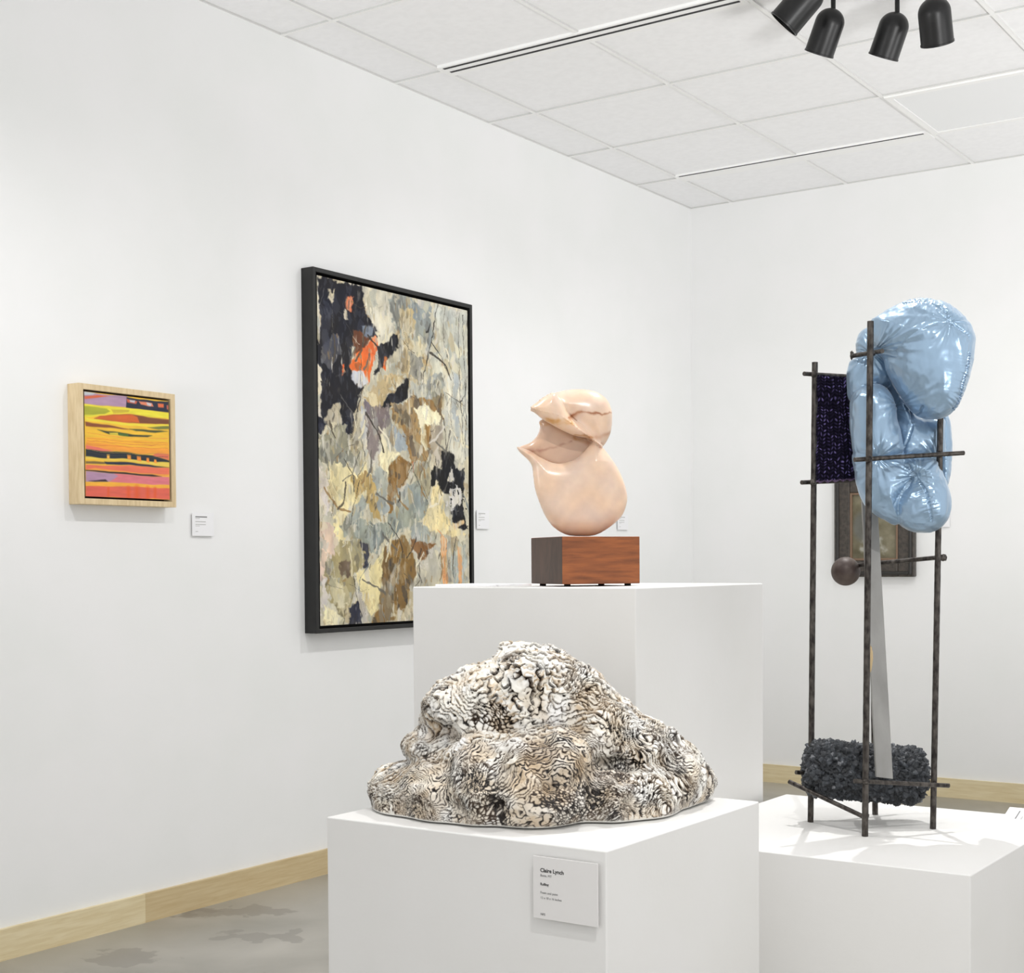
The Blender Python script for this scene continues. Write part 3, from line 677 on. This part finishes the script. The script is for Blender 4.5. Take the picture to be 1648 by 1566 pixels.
# ------------------------------------------------------------------ marble carving on wood block
OB = at(945, 937, 2.74); OB[2] = ZH
r = empty('stone_carving', tuple(OB), ROTZ, label='pink veined marble carving like a twisted leaf on a walnut block, on the tallest plinth', cat='sculpture')
th = radians(21)
def L2(px, py, D): return local(px, py, D, OB)
un = L2(905, 930, 2.64)[0]; ur = L2(1029.5, 930, 2.70)[0]; ul = L2(856, 930, 2.70)[0]
wn = 2.64-2.74; zt = L2(965, 863.2, 2.66)[1]; LR = (ur-un)/cos(th); LL = (un-ul)/sin(th)
m_wal = noise_col(mat('walnut_side', rough=.4), W(160,90,42), W(106,56,24), 3, (5,5,42), 8, .3, .72, bump=.05, dist=.3)
m_end = noise_col(mat('walnut_end_grain', rough=.55), W(80,59,47), W(54,41,33), 5, (9,9,3), 8, .3, .72, dist=1.5)
b = MB(); e1 = np.array([cos(th), sin(th), 0]); e2 = np.array([-sin(th), cos(th), 0]); n0 = np.array([un, wn, 0])
def blk_pts(z0, z1, in1=0, in2=0):
    q = []
    for z in (z0, z1):
        for s1, s2 in ((in1, in2), (LR-in1, in2), (LR-in1, LL-in2), (in1, LL-in2)):
            p = n0+e1*s1+e2*s2; q.append((p[0], p[1], z))
    return q
BF = [(0,3,2,1),(4,5,6,7),(0,1,5,4),(1,2,6,5),(2,3,7,6),(3,0,4,7)]
z0 = .0045
b.v = blk_pts(z0, zt); b.f = BF; b.m = [0,0,0,1,0,1]
b.build('wood_block', [m_wal, m_end], r, bevel=.0012)
for s1, s2 in ((.012, .012), (LR-.022, .012), (.012, LL-.022), (LR-.022, LL-.022)):
    p = n0+e1*(s1+.005)+e2*(s2+.005); q = MB(); q.tube((p[0], p[1], 0), (p[0], p[1], z0), .006); q.build('foot_pad', m_dark, r)
h = .0013; u0, u1, w0, w1, v0, v1 = -.16, .13, -.075, .085, zt-.012, zt+.30
us = np.arange(u0, u1, h); ws = np.arange(w0, w1, h); vs = np.arange(v0, v1, h)
UU, VV = np.meshgrid(us, vs, indexing='ij')
Z4 = lambda pts, D=2.74: catmull([L2(800+x/4.35, 600+y/4.35, D) for x, y in pts], 5)
def lens(poly, w0f, T, rr):
    d = poly_sdf(UU, VV, poly); m = np.maximum(-d, 0); x = np.clip(m/rr, 0, 1); t = T*np.sqrt(np.maximum(1-(1-x)**2, 0))
    gt = np.where(x < 1, T/rr*(1-x)/np.sqrt(np.maximum(1-(1-x)**2, 1e-3)), 0)
    wc = w0f(UU, VV) if callable(w0f) else np.full(UU.shape, w0f)
    A = np.abs(ws[None, None, :]-wc[:, :, None]); ins = (A-t[:, :, None])/np.sqrt(1+gt**2)[:, :, None]
    return np.where((d > 0)[:, :, None], np.sqrt(np.maximum(d, 0)[:, :, None]**2+A**2), ins).astype(np.float32).transpose(0, 2, 1).copy()
lower = Z4([(140,515),(160,558),(215,610),(243,655),(252,720),(262,800),(285,880),(325,980),(370,1055),(430,1108),(500,1138),(590,1144),(680,1138),(760,1100),(850,1030),(892,965),(911,880),(895,790),(855,690),(800,600),(740,520),(690,468),(650,500),(600,562),(530,612),(450,636),(380,628),(300,590),(230,545)])
cav = Z4([(150,518),(232,480),(282,430),(303,370),(300,325),(400,300),(560,400),(700,470),(680,560),(560,680),(430,690),(300,640),(210,575)])
ridge = Z4([(233,258),(275,218),(330,176),(400,150),(450,215),(500,300),(600,390),(700,478),(735,530),(690,500),(640,464),(530,442),(420,392),(330,342),(290,312)])
head = Z4([(235,256),(280,212),(330,174),(400,135),(470,115),(540,107),(620,108),(700,126),(765,170),(800,230),(813,300),(803,400),(775,470),(737,517),(700,500),(600,430),(450,320),(330,290)])
uc, vc = L2(800+560/4.35, 600+850/4.35, 2.74)
f1 = lens(lower, lambda U, V: -.004+.10*(V-vc)*0 + .25*np.maximum(V-(vc+.06), 0), .024, .034)
f2 = lens(cav, .030, .016, .020)
uh, vh = L2(800+640/4.35, 600+290/4.35, 2.74)
f3 = lens(head, lambda U, V: .020+.0*U, .036, .045)
ur_, vr_ = L2(800+330/4.35, 600+250/4.35, 2.74)
f4 = lens(ridge, lambda U, V: -.020+.12*(U-ur_), .022, .022)
Fm = smin(smin(f1, f2, .006), smin(f3, f4, .016), .004)
V, Q = vol_mesh(Fm, (u0, w0, v0), h, 4)
me = np_mesh('marble', V, Q)
m_marble = mat('pink_marble', W(228,196,168), .28, spec=.5, Coat_Weight=.3, Coat_Roughness=.2)
m_marble.node_tree.nodes['Principled BSDF'].inputs['Subsurface Weight'].default_value = .12
m_marble.node_tree.nodes['Principled BSDF'].inputs['Subsurface Scale'].default_value = .01
N = pn(V, 26, 3); F2 = fbm(V, 60, 9, 3); diag = pn(np.c_[(V[:, 0]-V[:, 2]*.6)*60, V[:, 1]*8, (V[:, 0]+V[:, 2])*9], 1, 5)
base = np.array([230,200,175])[None, :]+np.array([7,2,-6])*N[:, None]+np.array([5,5,4])*F2[:, None]+np.array([6,6,4])*diag[:, None]
def vein(pts, wdt, col, amt, frontw=None):
    global base
    q = np.array([L2(800+x/4.35, 600+y/4.35, 2.74) for x, y in pts]); d, s = line_dist(V[:, 0]+.0022*F2, V[:, 2]+.0035*F2+.002*N, q)
    m = np.exp(-(d/wdt)**2)*amt*np.clip(.65+.7*pn(V, 70, 2), .15, 1.2)
    m = np.clip(m, 0, 1)
    if frontw is not None: m = m*(V[:, 1] < frontw) if frontw > -1 else m
    base = base*(1-m[:, None])+np.array(col)*m[:, None]
vein([(500,320),(560,285),(640,292),(740,290),(815,270)], .0016, (150,82,44), .85)
vein([(510,325),(540,305),(575,285)], .004, (160,92,50), .7)
vein([(640,470),(720,450),(790,425)], .005, (168,110,76), .6)
vein([(310,350),(400,352),(470,358),(520,365)], .004, (196,128,44), .8)
vein([(540,450),(600,462),(660,462)], .0028, (170,110,52), .75)
vein([(240,548),(340,530),(430,508),(520,478)], .002, (140,78,62), .7)
vein([(235,545),(300,540)], .006, (168,110,92), .5)
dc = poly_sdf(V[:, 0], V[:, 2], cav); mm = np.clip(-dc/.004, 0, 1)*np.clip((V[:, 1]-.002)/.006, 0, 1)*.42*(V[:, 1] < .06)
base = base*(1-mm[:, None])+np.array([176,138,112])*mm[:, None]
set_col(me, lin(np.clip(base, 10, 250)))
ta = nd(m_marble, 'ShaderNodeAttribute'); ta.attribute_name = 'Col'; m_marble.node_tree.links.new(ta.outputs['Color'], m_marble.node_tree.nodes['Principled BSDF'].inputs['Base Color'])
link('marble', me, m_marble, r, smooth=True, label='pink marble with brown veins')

# ------------------------------------------------------------------ ruffled ceramic mound
OM = at(870, 1300, 2.20); OM[2] = ZL
r = empty('ceramic_mound', tuple(OM), ROTZ, label='ruffled white ceramic mound with brown stained folds, on the front plinth', cat='sculpture')
h = .0024; lo = np.array([-.30, -.26, -.002]); hi = np.array([.32, .20, .27])
ax_ = [np.arange(lo[k], hi[k], h).astype(np.float32) for k in range(3)]
X3, Y3, Z3 = (a for a in np.meshgrid(*ax_, indexing='ij', sparse=True))
LOBES = [  # sketch centre, radii, distance, depth radius
 (760,350,250,285,2.27,.13),(560,350,190,205,2.25,.11),(450,330,130,140,2.24,.09),(318,478,88,62,2.22,.08),(420,400,110,110,2.25,.08),
 (240,665,140,115,2.21,.09),(400,670,170,140,2.15,.10),(560,680,120,130,2.08,.08),(800,700,225,150,2.06,.08),(880,560,190,170,2.12,.10),
 (880,190,130,115,2.27,.09),(980,300,150,160,2.26,.10),(1090,430,160,170,2.25,.11),(1240,540,170,185,2.24,.11),(1390,610,130,155,2.24,.10),
 (1480,640,86,85,2.26,.07),(1120,690,130,120,2.10,.07),(1260,690,130,110,2.14,.07),(560,560,160,150,2.14,.09),(740,560,130,150,2.10,.09),
 (620,765,330,85,2.13,.10),(1080,745,330,90,2.15,.10),(250,740,130,60,2.2,.08),
 (690,90,32,40,2.25,.02),(760,180,140,115,2.24,.09),(600,240,120,110,2.24,.09),
]
Fm = None
for cx, cy, ru, rv, D, rw in LOBES:
    u, v = local(560+cx/2.658, 1020+cy/2.658, D, OM); s = D/FPX/2.658; w_ = D-2.20
    a, c = ru*s, rv*s
    q = np.sqrt(((X3-u)/a)**2+((Y3-w_)/rw)**2+((Z3-v)/c)**2); g = (q-1)*min(a, c, rw)
    Fm = g if Fm is None else smin(Fm, g, .017)
Fm = np.maximum(Fm, -(Z3-.002)).astype(np.float32)
V, Q = vol_mesh(Fm, lo, h, 3); del Fm
V, Q = subdiv(V, Q)
N = vnormals(V, Q)
up = np.clip((V[:, 2]-.006)/.02, 0, 1)
def at_z(zx, zy, ru, rv, D=2.15):
    a, b = local(560+zx/2.658, 1020+zy/2.658, D, OM); return np.exp(-(((V[:, 0]-a)/ru)**2+((V[:, 2]-b)/rv)**2))*(V[:, 1] < .05)
rec = .75*at_z(820,440,.050,.022)+.8*at_z(385,430,.030,.018)+.7*at_z(870,570,.022,.020)+.6*at_z(640,700,.010,.035)+.6*at_z(1050,600,.014,.04)+.5*at_z(1200,560,.05,.012)
big = fbm(V, 24, 4, 3); V = V + N*((.008*big-.020*rec)*up)[:, None]; N = vnormals(V, Q)
# ruffled overlapping layers: long ledges on the crest, rows of scales and fine folds below
warp = np.c_[fbm(V, 12, 1, 2), fbm(V, 12, 31, 2), fbm(V, 12, 61, 2)]
w2 = np.c_[pn(V, 85, 5), pn(V, 85, 25), pn(V, 85, 45)]; w3 = np.c_[pn(V, 190, 5), pn(V, 190, 25), pn(V, 190, 45)]
Pq = V+.010*warp+.0032*w2+.0006*w3
cu, cv_ = local(560+880/2.658, 1020+560/2.658, 2.15, OM)
cen = np.exp(-(((V[:, 0]-cu)/.06)**2+((V[:, 2]-cv_)/.05)**2))
lowl = np.clip(1-V[:, 2]/.10, 0, 1)
crest = np.clip((V[:, 2]-.125)/.04+.8*pn(V, 14, 66), 0, 1)
wc = np.clip(1.4*at_z(740,230,.050,.042), 0, 1)
dens = np.clip(-1.2*wc+.42+.9*pn(V, 10, 77)+.8*cen+.25*lowl-.5*crest, 0, 1); mix = np.clip((dens-.45)*5+.5, 0, 1)
an = 1.5*pn(V, 7, 15)+.7*pn(V, 16, 29); ca, sa = np.cos(an), np.sin(an)
def cells(fq, sd, fl=1.9):
    q = np.c_[Pq[:, 0]*ca-Pq[:, 2]*sa, Pq[:, 1]*1.0, (Pq[:, 0]*sa+Pq[:, 2]*ca)*fl]
    return worley(q+3.0, fq, sd)
a1, a2, aid, at_ = cells(66, 5); b1, b2, bid, bt = cells(128, 50, 1.7)
def layers(K, seed, wob):
    rdir = .62*V[:, 2]+.40*np.hypot(V[:, 0]-cu, (V[:, 2]-cv_)*1.2)+.25*V[:, 0]*np.clip(3*pn(V, 7, seed), -1, 1)
    ph = (rdir+.034*pn(V, 16, seed+2)+.008*pn(V, 42, seed+6)+wob*np.abs(pn(Pq, 62, seed+5))*2+wob*.6*pn(V, 150, seed+7))*K; return ph-np.floor(ph)
c1 = layers(84, 12.3, .0062); c2 = layers(165, 44.7, .0038)
sel = np.clip(pn(V, 13, 88)*5+.55-1.1*crest-3*wc, 0, 1)        # 1 = scales, 0 = ledges
def prof(f): return np.where(f < .14, f/.14, 1-.5*(f-.14)/.86)
hs = prof(np.clip((a2-a1)*1.6, 0, .999)*.5)*(1-mix)+.7*prof(np.clip((b2-b1)*1.6, 0, .999)*.5)*mix
hl = prof(c1)*(1-mix)+.7*prof(c2)*mix
c3 = (.60*(V[:, 0]+.22*V[:, 2])+.016*pn(V, 13, 71.5)+.0075*np.abs(pn(V, 55, 3.3))*2+.0022*pn(V, 150, 9.9))*86; c3 = c3-np.floor(c3)
w3 = np.clip((wc-.42)*5, 0, 1); hl = hl*(1-w3)+1.15*prof(c3)*w3
hgt = hs*sel+hl*(1-sel)+.30*(aid-.5)*(1-mix)*sel
ds = np.clip(1.25-(a2-a1)/.17, 0, 1)*(1-mix)+np.clip(1.2-(b2-b1)/.26, 0, 1)*mix
dl = np.maximum(np.clip(1.2-c1/.12, 0, 1), np.clip((c1-.93)/.07, 0, 1))*(1-mix)+np.maximum(np.clip(1.15-c2/.24, 0, 1), np.clip((c2-.88)/.12, 0, 1))*mix
dl = dl*(1-w3)+np.maximum(np.clip(1.25-c3/.15, 0, 1), np.clip((c3-.92)/.08, 0, 1))*w3
cut = np.clip(1-np.abs(pn(V, 48, 91)+.4*pn(V, 120, 14))/.035, 0, 1)*(1-sel)
amp = (.0066*(1-mix)+.0040*mix)*(1+.3*crest+.7*wc)
V2 = V + N*((hgt-.7-.3*cut)*amp*up)[:, None]
V2[:, 2] = np.maximum(V2[:, 2], .0002)
brk = np.clip(.95+.8*pn(V, 38, 3), .45, 1.2)             # the stain is not even
dark = np.clip((ds*sel+dl*(1-sel))*1.4*brk+.6*cut+.35*np.clip(rec, 0, 1)*(.4+.6*ds), 0, 1)
hol = np.clip(-big*.7+.2*cen, 0, .2)
tan = np.clip((np.clip(1-(a2-a1)/.42, 0, 1)*(1-mix)*sel+np.clip(1-c1/.45, 0, 1)*(1-mix)*(1-sel)+.55*mix*np.clip(1.2-hgt, 0, 1))*np.clip(.42+1.2*pn(V, 24, 8), 0, .75)+.3*cen+hol, 0, .85)
rgb = np.array([238,236,230])[None, :]*np.ones((len(V), 1)); rgb += np.array([3, 1, -5])*pn(V, 30, 6)[:, None]
rgb = rgb*(1-tan[:, None])+np.array([180,148,106])*tan[:, None]
dk = np.where(pn(V, 25, 40)[:, None] > 0, np.array([26,19,15]), np.array([52,38,26]))
rgb = rgb*(1-dark[:, None])+dk*dark[:, None]
rim = np.clip((.006-V2[:, 2])/.002, 0, 1)[:, None]; rgb = rgb*(1-rim)+np.array([236,235,230])*rim
me = np_mesh('ceramic_body', V2, Q); set_col(me, lin(np.clip(rgb, 8, 250)))
m_cer = attr_mat('stained_ceramic', rough=.45, spec=.4, bump=.2, bscale=400)
link('ceramic_body', me, m_cer, r, smooth=True)

# ------------------------------------------------------------------ steel rod sculpture
OS = at(1400, 1330, 2.60); OS[2] = ZR
r = empty('mixed_media_sculpture', tuple(OS), ROTZ, label='tall steel rod sculpture holding a blue satin form, purple knitted cloth and black cylinder', cat='sculpture')
def SP3(x, y, D):                               # pixel + distance -> local point
    u, v = local(x, y, D, OS); return (u, D-2.60, v)
def on_top(x, y):
    p = onz(x, y, ZR)-OS; return (float(p @ RH), float(p @ DH), 0.0)
def rod(name, p, q, rad, seed, **k):
    L = (Vector(q)-Vector(p)).length; b = MB(); b.tube(p, q, rad, n=14, seg=max(3, int(L/.008)), jit=rad*.022, seed=seed)
    return b.build(name, m_steel, r, smooth=True, **k)
fL, fF, fR, fB = on_top(1304.5, 1323), on_top(1392, 1346), on_top(1501.5, 1334), on_top(1408.5, 1311)
DL, DF, DR_, DB = (2.60+p[1] for p in (fL, fF, fR, fB))
tL, tF, tR, tB = SP3(1311.5, 583, DL), SP3(1401, 517, DF), SP3(1514, 640, DR_), SP3(1400, 640, DB+.01)
rod('vertical_rod', fL, tL, .0054, 1); rod('vertical_rod', fF, tF, .0056, 2); rod('vertical_rod', fR, tR, .0054, 3); rod('vertical_rod', fB, tB, .0054, 4)
bars = [((1294,601.5,DL-.012),(1400,608,DB+.012)), ((1290,776.5,DL-.012),(1402,772,DB+.012)),
        ((1371,573,DL-.04),(1420,565,DF+.012)), ((1375,740,DF-.011),(1551,729,DR_-.009)),
        ((1366,911,DB-.03),(1522,896,DR_+.012)), ((1375,1257,DF-.010),(1527,1264.5,DR_-.010)),
        ((1270,1258,DL-.012),(1393,1316,DF+.010)), ((1281,1243,DL-.010),(1440,1256,DB+.012))]
for i, (a, c) in enumerate(bars): rod('crossbar', SP3(*a), SP3(*c), .0040, 20+i)
# welds
for i, (x, y, D) in enumerate([(1310,602,DL-.006),(1308,776,DL-.006),(1403,568,DF+.004),(1397,739,DF-.006),(1512,731,DR_-.005),(1509,897,DR_+.006),(1394,1258,DF-.005),(1503,1263,DR_-.005),(1305,1275,DL-.006),(1393,1313,DF+.005)]):
    b = MB(); b.ball(SP3(x, y, D), .0068, (1, 1, .8), 10, jit=.18, seed=i); b.build('weld', m_steel, r, smooth=True)
for p in ((1371,572,DL-.04),):
    b = MB(); b.ball(SP3(*p), .0055, (.7,1,1.5), 8, jit=.2); b.build('weld', m_steel, r, smooth=True)
b = MB(); b.ball(SP3(1518, 897.5, DR_+.012), .006, (1.3,1,1), 10, jit=.15); b.build('weld', m_steel, r, smooth=True)
# ball
m_ball = noise_col(mat('brown_ball', rough=.5, metal=.15), W(56,42,38), W(96,84,76), 26, (1,1,1), 6, .35, .68, bump=.25, bscale=60)
b = MB(); b.ball(SP3(1361, 919.5, DB-.035), .0265, n=40); b.build('ball', m_ball, r, smooth=True)
# grey slat
c4 = [(1387.5,805),(1412,805),(1437.5,1254),(1410.5,1251)]
b = MB(); Dt, Db = DB-.045, DF+.014; th_ = .010
pf = [SP3(x, y, Dt if y < 900 else Db) for x, y in c4]; pk = [(p[0], p[1]+th_, p[2]) for p in pf]
b.add(pf+pk, [(3,2,1,0),(4,5,6,7),(0,1,5,4),(1,2,6,5),(2,3,7,6),(3,0,4,7)])
m_slat = noise_col(mat('grey_painted_wood', rough=.5), W(128,127,124), W(150,149,146), 12, (2,2,.6), 6, .35, .7, bump=.1)
b.build('slat', m_slat, r, bevel=.0012)
b = MB(); q = SP3(1401, 1060, DF+.022); b.ball(q, .0075, (.55,.4,3.0), 12, jit=.12, seed=4); b.build('splintered_edge', mat('bare_wood', W(196,172,132), .7), r, smooth=True, label='bare wood splinter')

# purple knitted cloth ------------------------------------------------
nu, nv = 150, 230
A0, A1, B1, B0 = (np.array(p) for p in (SP3(1313.5, 603, DL-.004), SP3(1392, 611, DB), SP3(1396, 771, DB), SP3(1311, 777, DL-.004)))
u, v = np.meshgrid(np.linspace(0, 1, nu), np.linspace(0, 1, nv)); u = u.ravel(); v = v.ravel()
Pm = (1-v)[:, None]*((1-u)[:, None]*A0+u[:, None]*A1)+v[:, None]*((1-u)[:, None]*B0+u[:, None]*B1)
nrm = np.cross(A1-A0, B0-A0); nrm /= np.linalg.norm(nrm); nrm = nrm if nrm[1] < 0 else -nrm
wv = fbm(np.c_[u*.8, v, u*0], 5, 3, 2); su = u*15+.5*pn(np.c_[u, v, u*0], 6, 4); sv = v*30+.9*wv
k = np.floor(su); fu = su-k-.5; sgn = np.where(k % 2 == 0, 1, -1)
ph = sv+sgn*fu*.9; fv = ph-np.floor(ph)-.5
st = np.clip(1-(fu/.46)**2, 0, 1)*np.clip(1-(fv/.42)**2, 0, 1)
rnd = pn(np.c_[k*1.7, np.floor(ph)*1.3, k*0], 1, .37)
edge_ = .003*np.sin(v*40)+0
Vc = Pm+nrm*(.0035*np.sqrt(st)+.0035*wv)[:, None]
Vc[:, 2] += .0016*np.sin(u*45)*(v > .985)
idx = np.arange(nu*nv).reshape(nv, nu); Qc = np.stack([idx[:-1, :-1], idx[1:, :-1], idx[1:, 1:], idx[:-1, 1:]], -1).reshape(-1, 4)
bk = Vc+np.array([0, .006, 0]); n_ = nu*nv
ring = np.concatenate([idx[0, :], idx[1:, -1], idx[-1, -2::-1], idx[-2:0:-1, 0]]); rn = np.roll(ring, -1)
Qall = np.vstack([Qc, Qc[:, ::-1]+n_, np.c_[ring, rn, rn+n_, ring+n_]])
me = np_mesh('knitted_cloth', np.vstack([Vc, bk]), Qall)
fl = np.clip((rnd+.15)*2.2, 0, 1)*np.clip((st-.45)*3, 0, 1)
rgb = np.array([24, 18, 40])*(1-fl[:, None])+np.array([112, 100, 150])*fl[:, None]; rgb = rgb*(.75+.35*st[:, None])
hem = (v > .985)[:, None]; rgb = np.where(hem, np.array([110, 92, 118]), rgb)
set_col(me, lin(np.clip(np.vstack([rgb, rgb]), 4, 250)))
link('knitted_cloth', me, attr_mat('purple_yarn', rough=.85, spec=.15), r, smooth=True)

# black crusty cylinder -----------------------------------------------
c0, c1_ = np.array(SP3(1316, 1236, DL-.015)), np.array(SP3(1468, 1249, DR_+.06)); axv = c1_-c0; LA = np.linalg.norm(axv); axv /= LA
h = .0013; lo = np.minimum(c0, c1_)-.085; hi = np.maximum(c0, c1_)+.085
ax_ = [np.arange(lo[k], hi[k], h).astype(np.float32) for k in range(3)]
X3, Y3, Z3 = np.meshgrid(*ax_, indexing='ij', sparse=True)
t = (X3-c0[0])*axv[0]+(Y3-c0[1])*axv[1]+(Z3-c0[2])*axv[2]
rad = np.sqrt(np.maximum((X3-c0[0])**2+(Y3-c0[1])**2+(Z3-c0[2])**2-t*t, 0))
RR = .052; rc_ = .026; qx = np.abs(t-LA/2)-(LA/2+.022-rc_); qy = rad-(RR-rc_)
Fm = np.sqrt(np.maximum(qx, 0)**2+np.maximum(qy, 0)**2)+np.minimum(np.maximum(qx, qy), 0)-rc_
V, Q = vol_mesh(Fm, lo, h, 1); N = vnormals(V, Q)
f1, f2_, idc, tilt = worley(V+.003*np.c_[pn(V, 60, 1), pn(V, 60, 2), pn(V, 60, 3)], 112, 5); g1, g2, idg, tg = worley(V, 210, 77)
dsp = (idc-.5)*.0056+tilt*.0046-.003*np.clip(1-(f2_-f1)/.12, 0, 1)+(idg-.5)*.0022+tg*.0014
V2 = V+N*dsp[:, None]
me = np_mesh('crusted_cylinder', V2, Q)
cc = np.array([50,53,57])[None, :]*(.72+.5*idc[:, None])*(.85+.3*idg[:, None]); gl = (idg > .975)[:, None]; cc = np.where(gl, np.array([120, 122, 126]), cc)
set_col(me, lin(np.clip(cc, 6, 200)))
link('crusted_cylinder', me, attr_mat('charcoal_crust', rough=.5, spec=.35), r)

# blue satin stuffed form ----------------------------------------------
h = .0015; DS = 2.60
S5 = lambda pts, D: catmull([local(1270+x/3.559, 460+y/3.559, D, OS) for x, y in pts], 4)
uA, vA = local(1350, 870, DS, OS); uB, vB = local(1585, 465, DS, OS)
us = np.arange(uA, uB, h); ws = np.arange(-.155, .125, h); vs = np.arange(vA, vB, h); UU, VV = np.meshgrid(us, vs, indexing='ij')
PIL = [  # outline, centre depth, half thickness, edge radius, blend
 ([(470,200),(500,178),(560,140),(640,98),(720,74),(800,78),(880,98),(960,148),(1020,210),(1052,280),(1058,350),(1046,450),(1020,550),(988,640),(948,705),(900,748),(850,766),(790,766),(740,745),(700,712),(650,645),(600,565),(568,485),(552,420),(520,385),(490,350),(474,280)], -.050, .075, .085, 0),
 ([(560,400),(500,330),(470,250),(430,245),(398,280),(386,345),(388,405),(352,430),(334,500),(336,585),(362,660),(480,620),(580,560)], .015, .045, .04, .003),
 ([(356,650),(400,585),(480,556),(540,580),(585,640),(606,710),(615,780),(640,870),(640,960),(540,1020),(440,1020),(385,1000),(362,900),(354,760)], -.022, .050, .045, .002),
 ([(540,460),(620,600),(700,715),(760,760),(880,760),(890,860),(880,980),(760,1020),(600,1020),(600,850),(590,700),(560,560)], .012, .042, .05, .002),
 ([(840,720),(905,750),(926,850),(932,950),(917,1080),(897,1150),(840,1150),(800,950)], .050, .035, .03, .001),
 ([(366,960),(480,950),(620,945),(700,1010),(730,1090),(680,1180),(632,1250),(622,1365),(560,1350),(500,1312),(440,1262),(400,1170),(380,1080)], -.015, .052, .045, .002),
 ([(620,1010),(700,985),(800,990),(850,1040),(890,1115),(916,1190),(923,1260),(905,1330),(862,1388),(800,1413),(730,1411),(662,1386),(622,1342),(606,1262),(632,1190),(672,1130),(650,1070)], -.035, .058, .055, .002),
]
Fm = None
for pts, w0, T, rr, kk in PIL:
    g = lens(S5(pts, DS+w0), w0, T, rr)
    Fm = g if Fm is None else smin(Fm, g, kk+.0012)
V, Q = vol_mesh(Fm, (us[0], ws[0], vs[0]), h, 3); del Fm
N = vnormals(V, Q); fr = np.clip((-N[:, 1]+.35)*1.5, 0, 1)
def seam(pts, wgt=1.0, D=2.55, puck=.0022, wid=.011, fq=330, dep_=.0022):
    global dsp
    q = np.array([local(1270+x/3.559, 460+y/3.559, D, OS) for x, y in pts]); d, s = line_dist(V[:, 0], V[:, 2], q)
    jag = .0018*pn(np.c_[s*170, s*0, s*0], 1, 3.3)
    wob = pn(np.c_[s*fq, d*26, s*0], 1, 8.1)
    dsp = dsp+fr*wgt*(puck*np.exp(-d/wid)*wob-dep_*np.exp(-((d+jag*0)/.0016)**2))
dsp = np.zeros(len(V))
seam([(1000,395),(990,470),(968,570),(960,650),(930,715)], 1.2, 2.53)
seam([(650,100),(700,92),(780,95),(850,150),(880,235),(940,270),(1000,300)], 1.1, 2.53)
seam([(585,385),(640,320),(700,278),(790,240),(880,212)], .5, 2.53, .0008)
seam([(660,1000),(715,1085),(760,1170),(775,1260),(800,1350)], 1.5, 2.54, wid=.007)
seam([(605,1255),(625,1220),(700,1110),(720,1085),(780,1070)], .8, 2.54, .0016)
seam([(362,650),(400,590),(470,560)], .5, 2.58, .001)
seam([(705,715),(705,800),(680,880),(655,950)], .9, 2.58, .001, dep_=.004)
def gather(x, y, D, amp, reach, fa, seed):
    global dsp
    cu, cv_ = local(1270+x/3.559, 460+y/3.559, D, OS); du, dv = V[:, 0]-cu, V[:, 2]-cv_; rr = np.hypot(du, dv); an = np.arctan2(dv, du)
    dsp = dsp+fr*amp*np.exp(-rr/reach)*np.clip(rr/.006, 0, 1)*pn(np.c_[np.cos(an)*fa, np.sin(an)*fa, rr*12], 1, seed)
gather(490, 370, 2.55, .0060, .045, 5, 3.1); gather(480, 985, 2.57, .0055, .05, 4.5, 9.4); gather(880, 225, 2.53, .0042, .04, 5, 13.7)
gather(860, 980, 2.57, .0045, .04, 4.5, 23.7); gather(600, 690, 2.58, .003, .04, 4, 33.7); gather(720, 1085, 2.54, .0038, .035, 5, 43.7); gather(760, 90, 2.54, .003, .04, 6, 53.2)
dsp += .0016*fbm(V*np.array([1, 1, .6]), 22, 6, 3)+.0007*fbm(V*np.array([1, 1, .5]), 75, 16, 2)
V = V+N*dsp[:, None]
# light smoothing keeps the creases crisp but not stepped
me = np_mesh('satin_form', V, Q)
m_sat = mat('blue_satin', W(148,174,198), .29, metal=.5, spec=.7, Sheen_Weight=.25, Sheen_Roughness=.3, Anisotropic=.4)
link('satin_form', me, m_sat, r, smooth=True, label='stuffed glossy pale blue satin')
m_thr = mat('blue_thread', W(92,116,146), .6)
def stitches(pts, n, D, seed):
    rnd_ = random.Random(seed); q = [np.array(local(1270+x/3.559, 460+y/3.559, D, OS)) for x, y in pts]; b = MB()
    L = [np.linalg.norm(q[i+1]-q[i]) for i in range(len(q)-1)]; tot = sum(L)
    for k_ in range(n):
        s = tot*(k_+.5)/n; i = 0
        while s > L[i]: s -= L[i]; i += 1
        e = (q[i+1]-q[i])/L[i]; c = q[i]+e*s; pe = np.array([-e[1], e[0]])
        dd = (V[:, 0]-c[0])**2+(V[:, 2]-c[1])**2; near = np.argsort(dd)[:60]; wf = V[near, 1].min()-.0006
        a = c-pe*.002+e*.001*rnd_.uniform(-1, 1); z = c+pe*.002+e*.001*rnd_.uniform(-1, 1)
        b.tube((a[0], wf, a[1]), (z[0], wf, z[1]), .00055, n=6)
        if k_: b.tube((prev[0], prev[1], prev[2]), (a[0], wf, a[1]), .0004, n=6)
        prev = (z[0], wf, z[1])
    b.build('stitching', m_thr, r, smooth=True)
stitches([(1000,395),(990,470),(968,570),(960,650),(930,715)], 22, 2.53, 1)
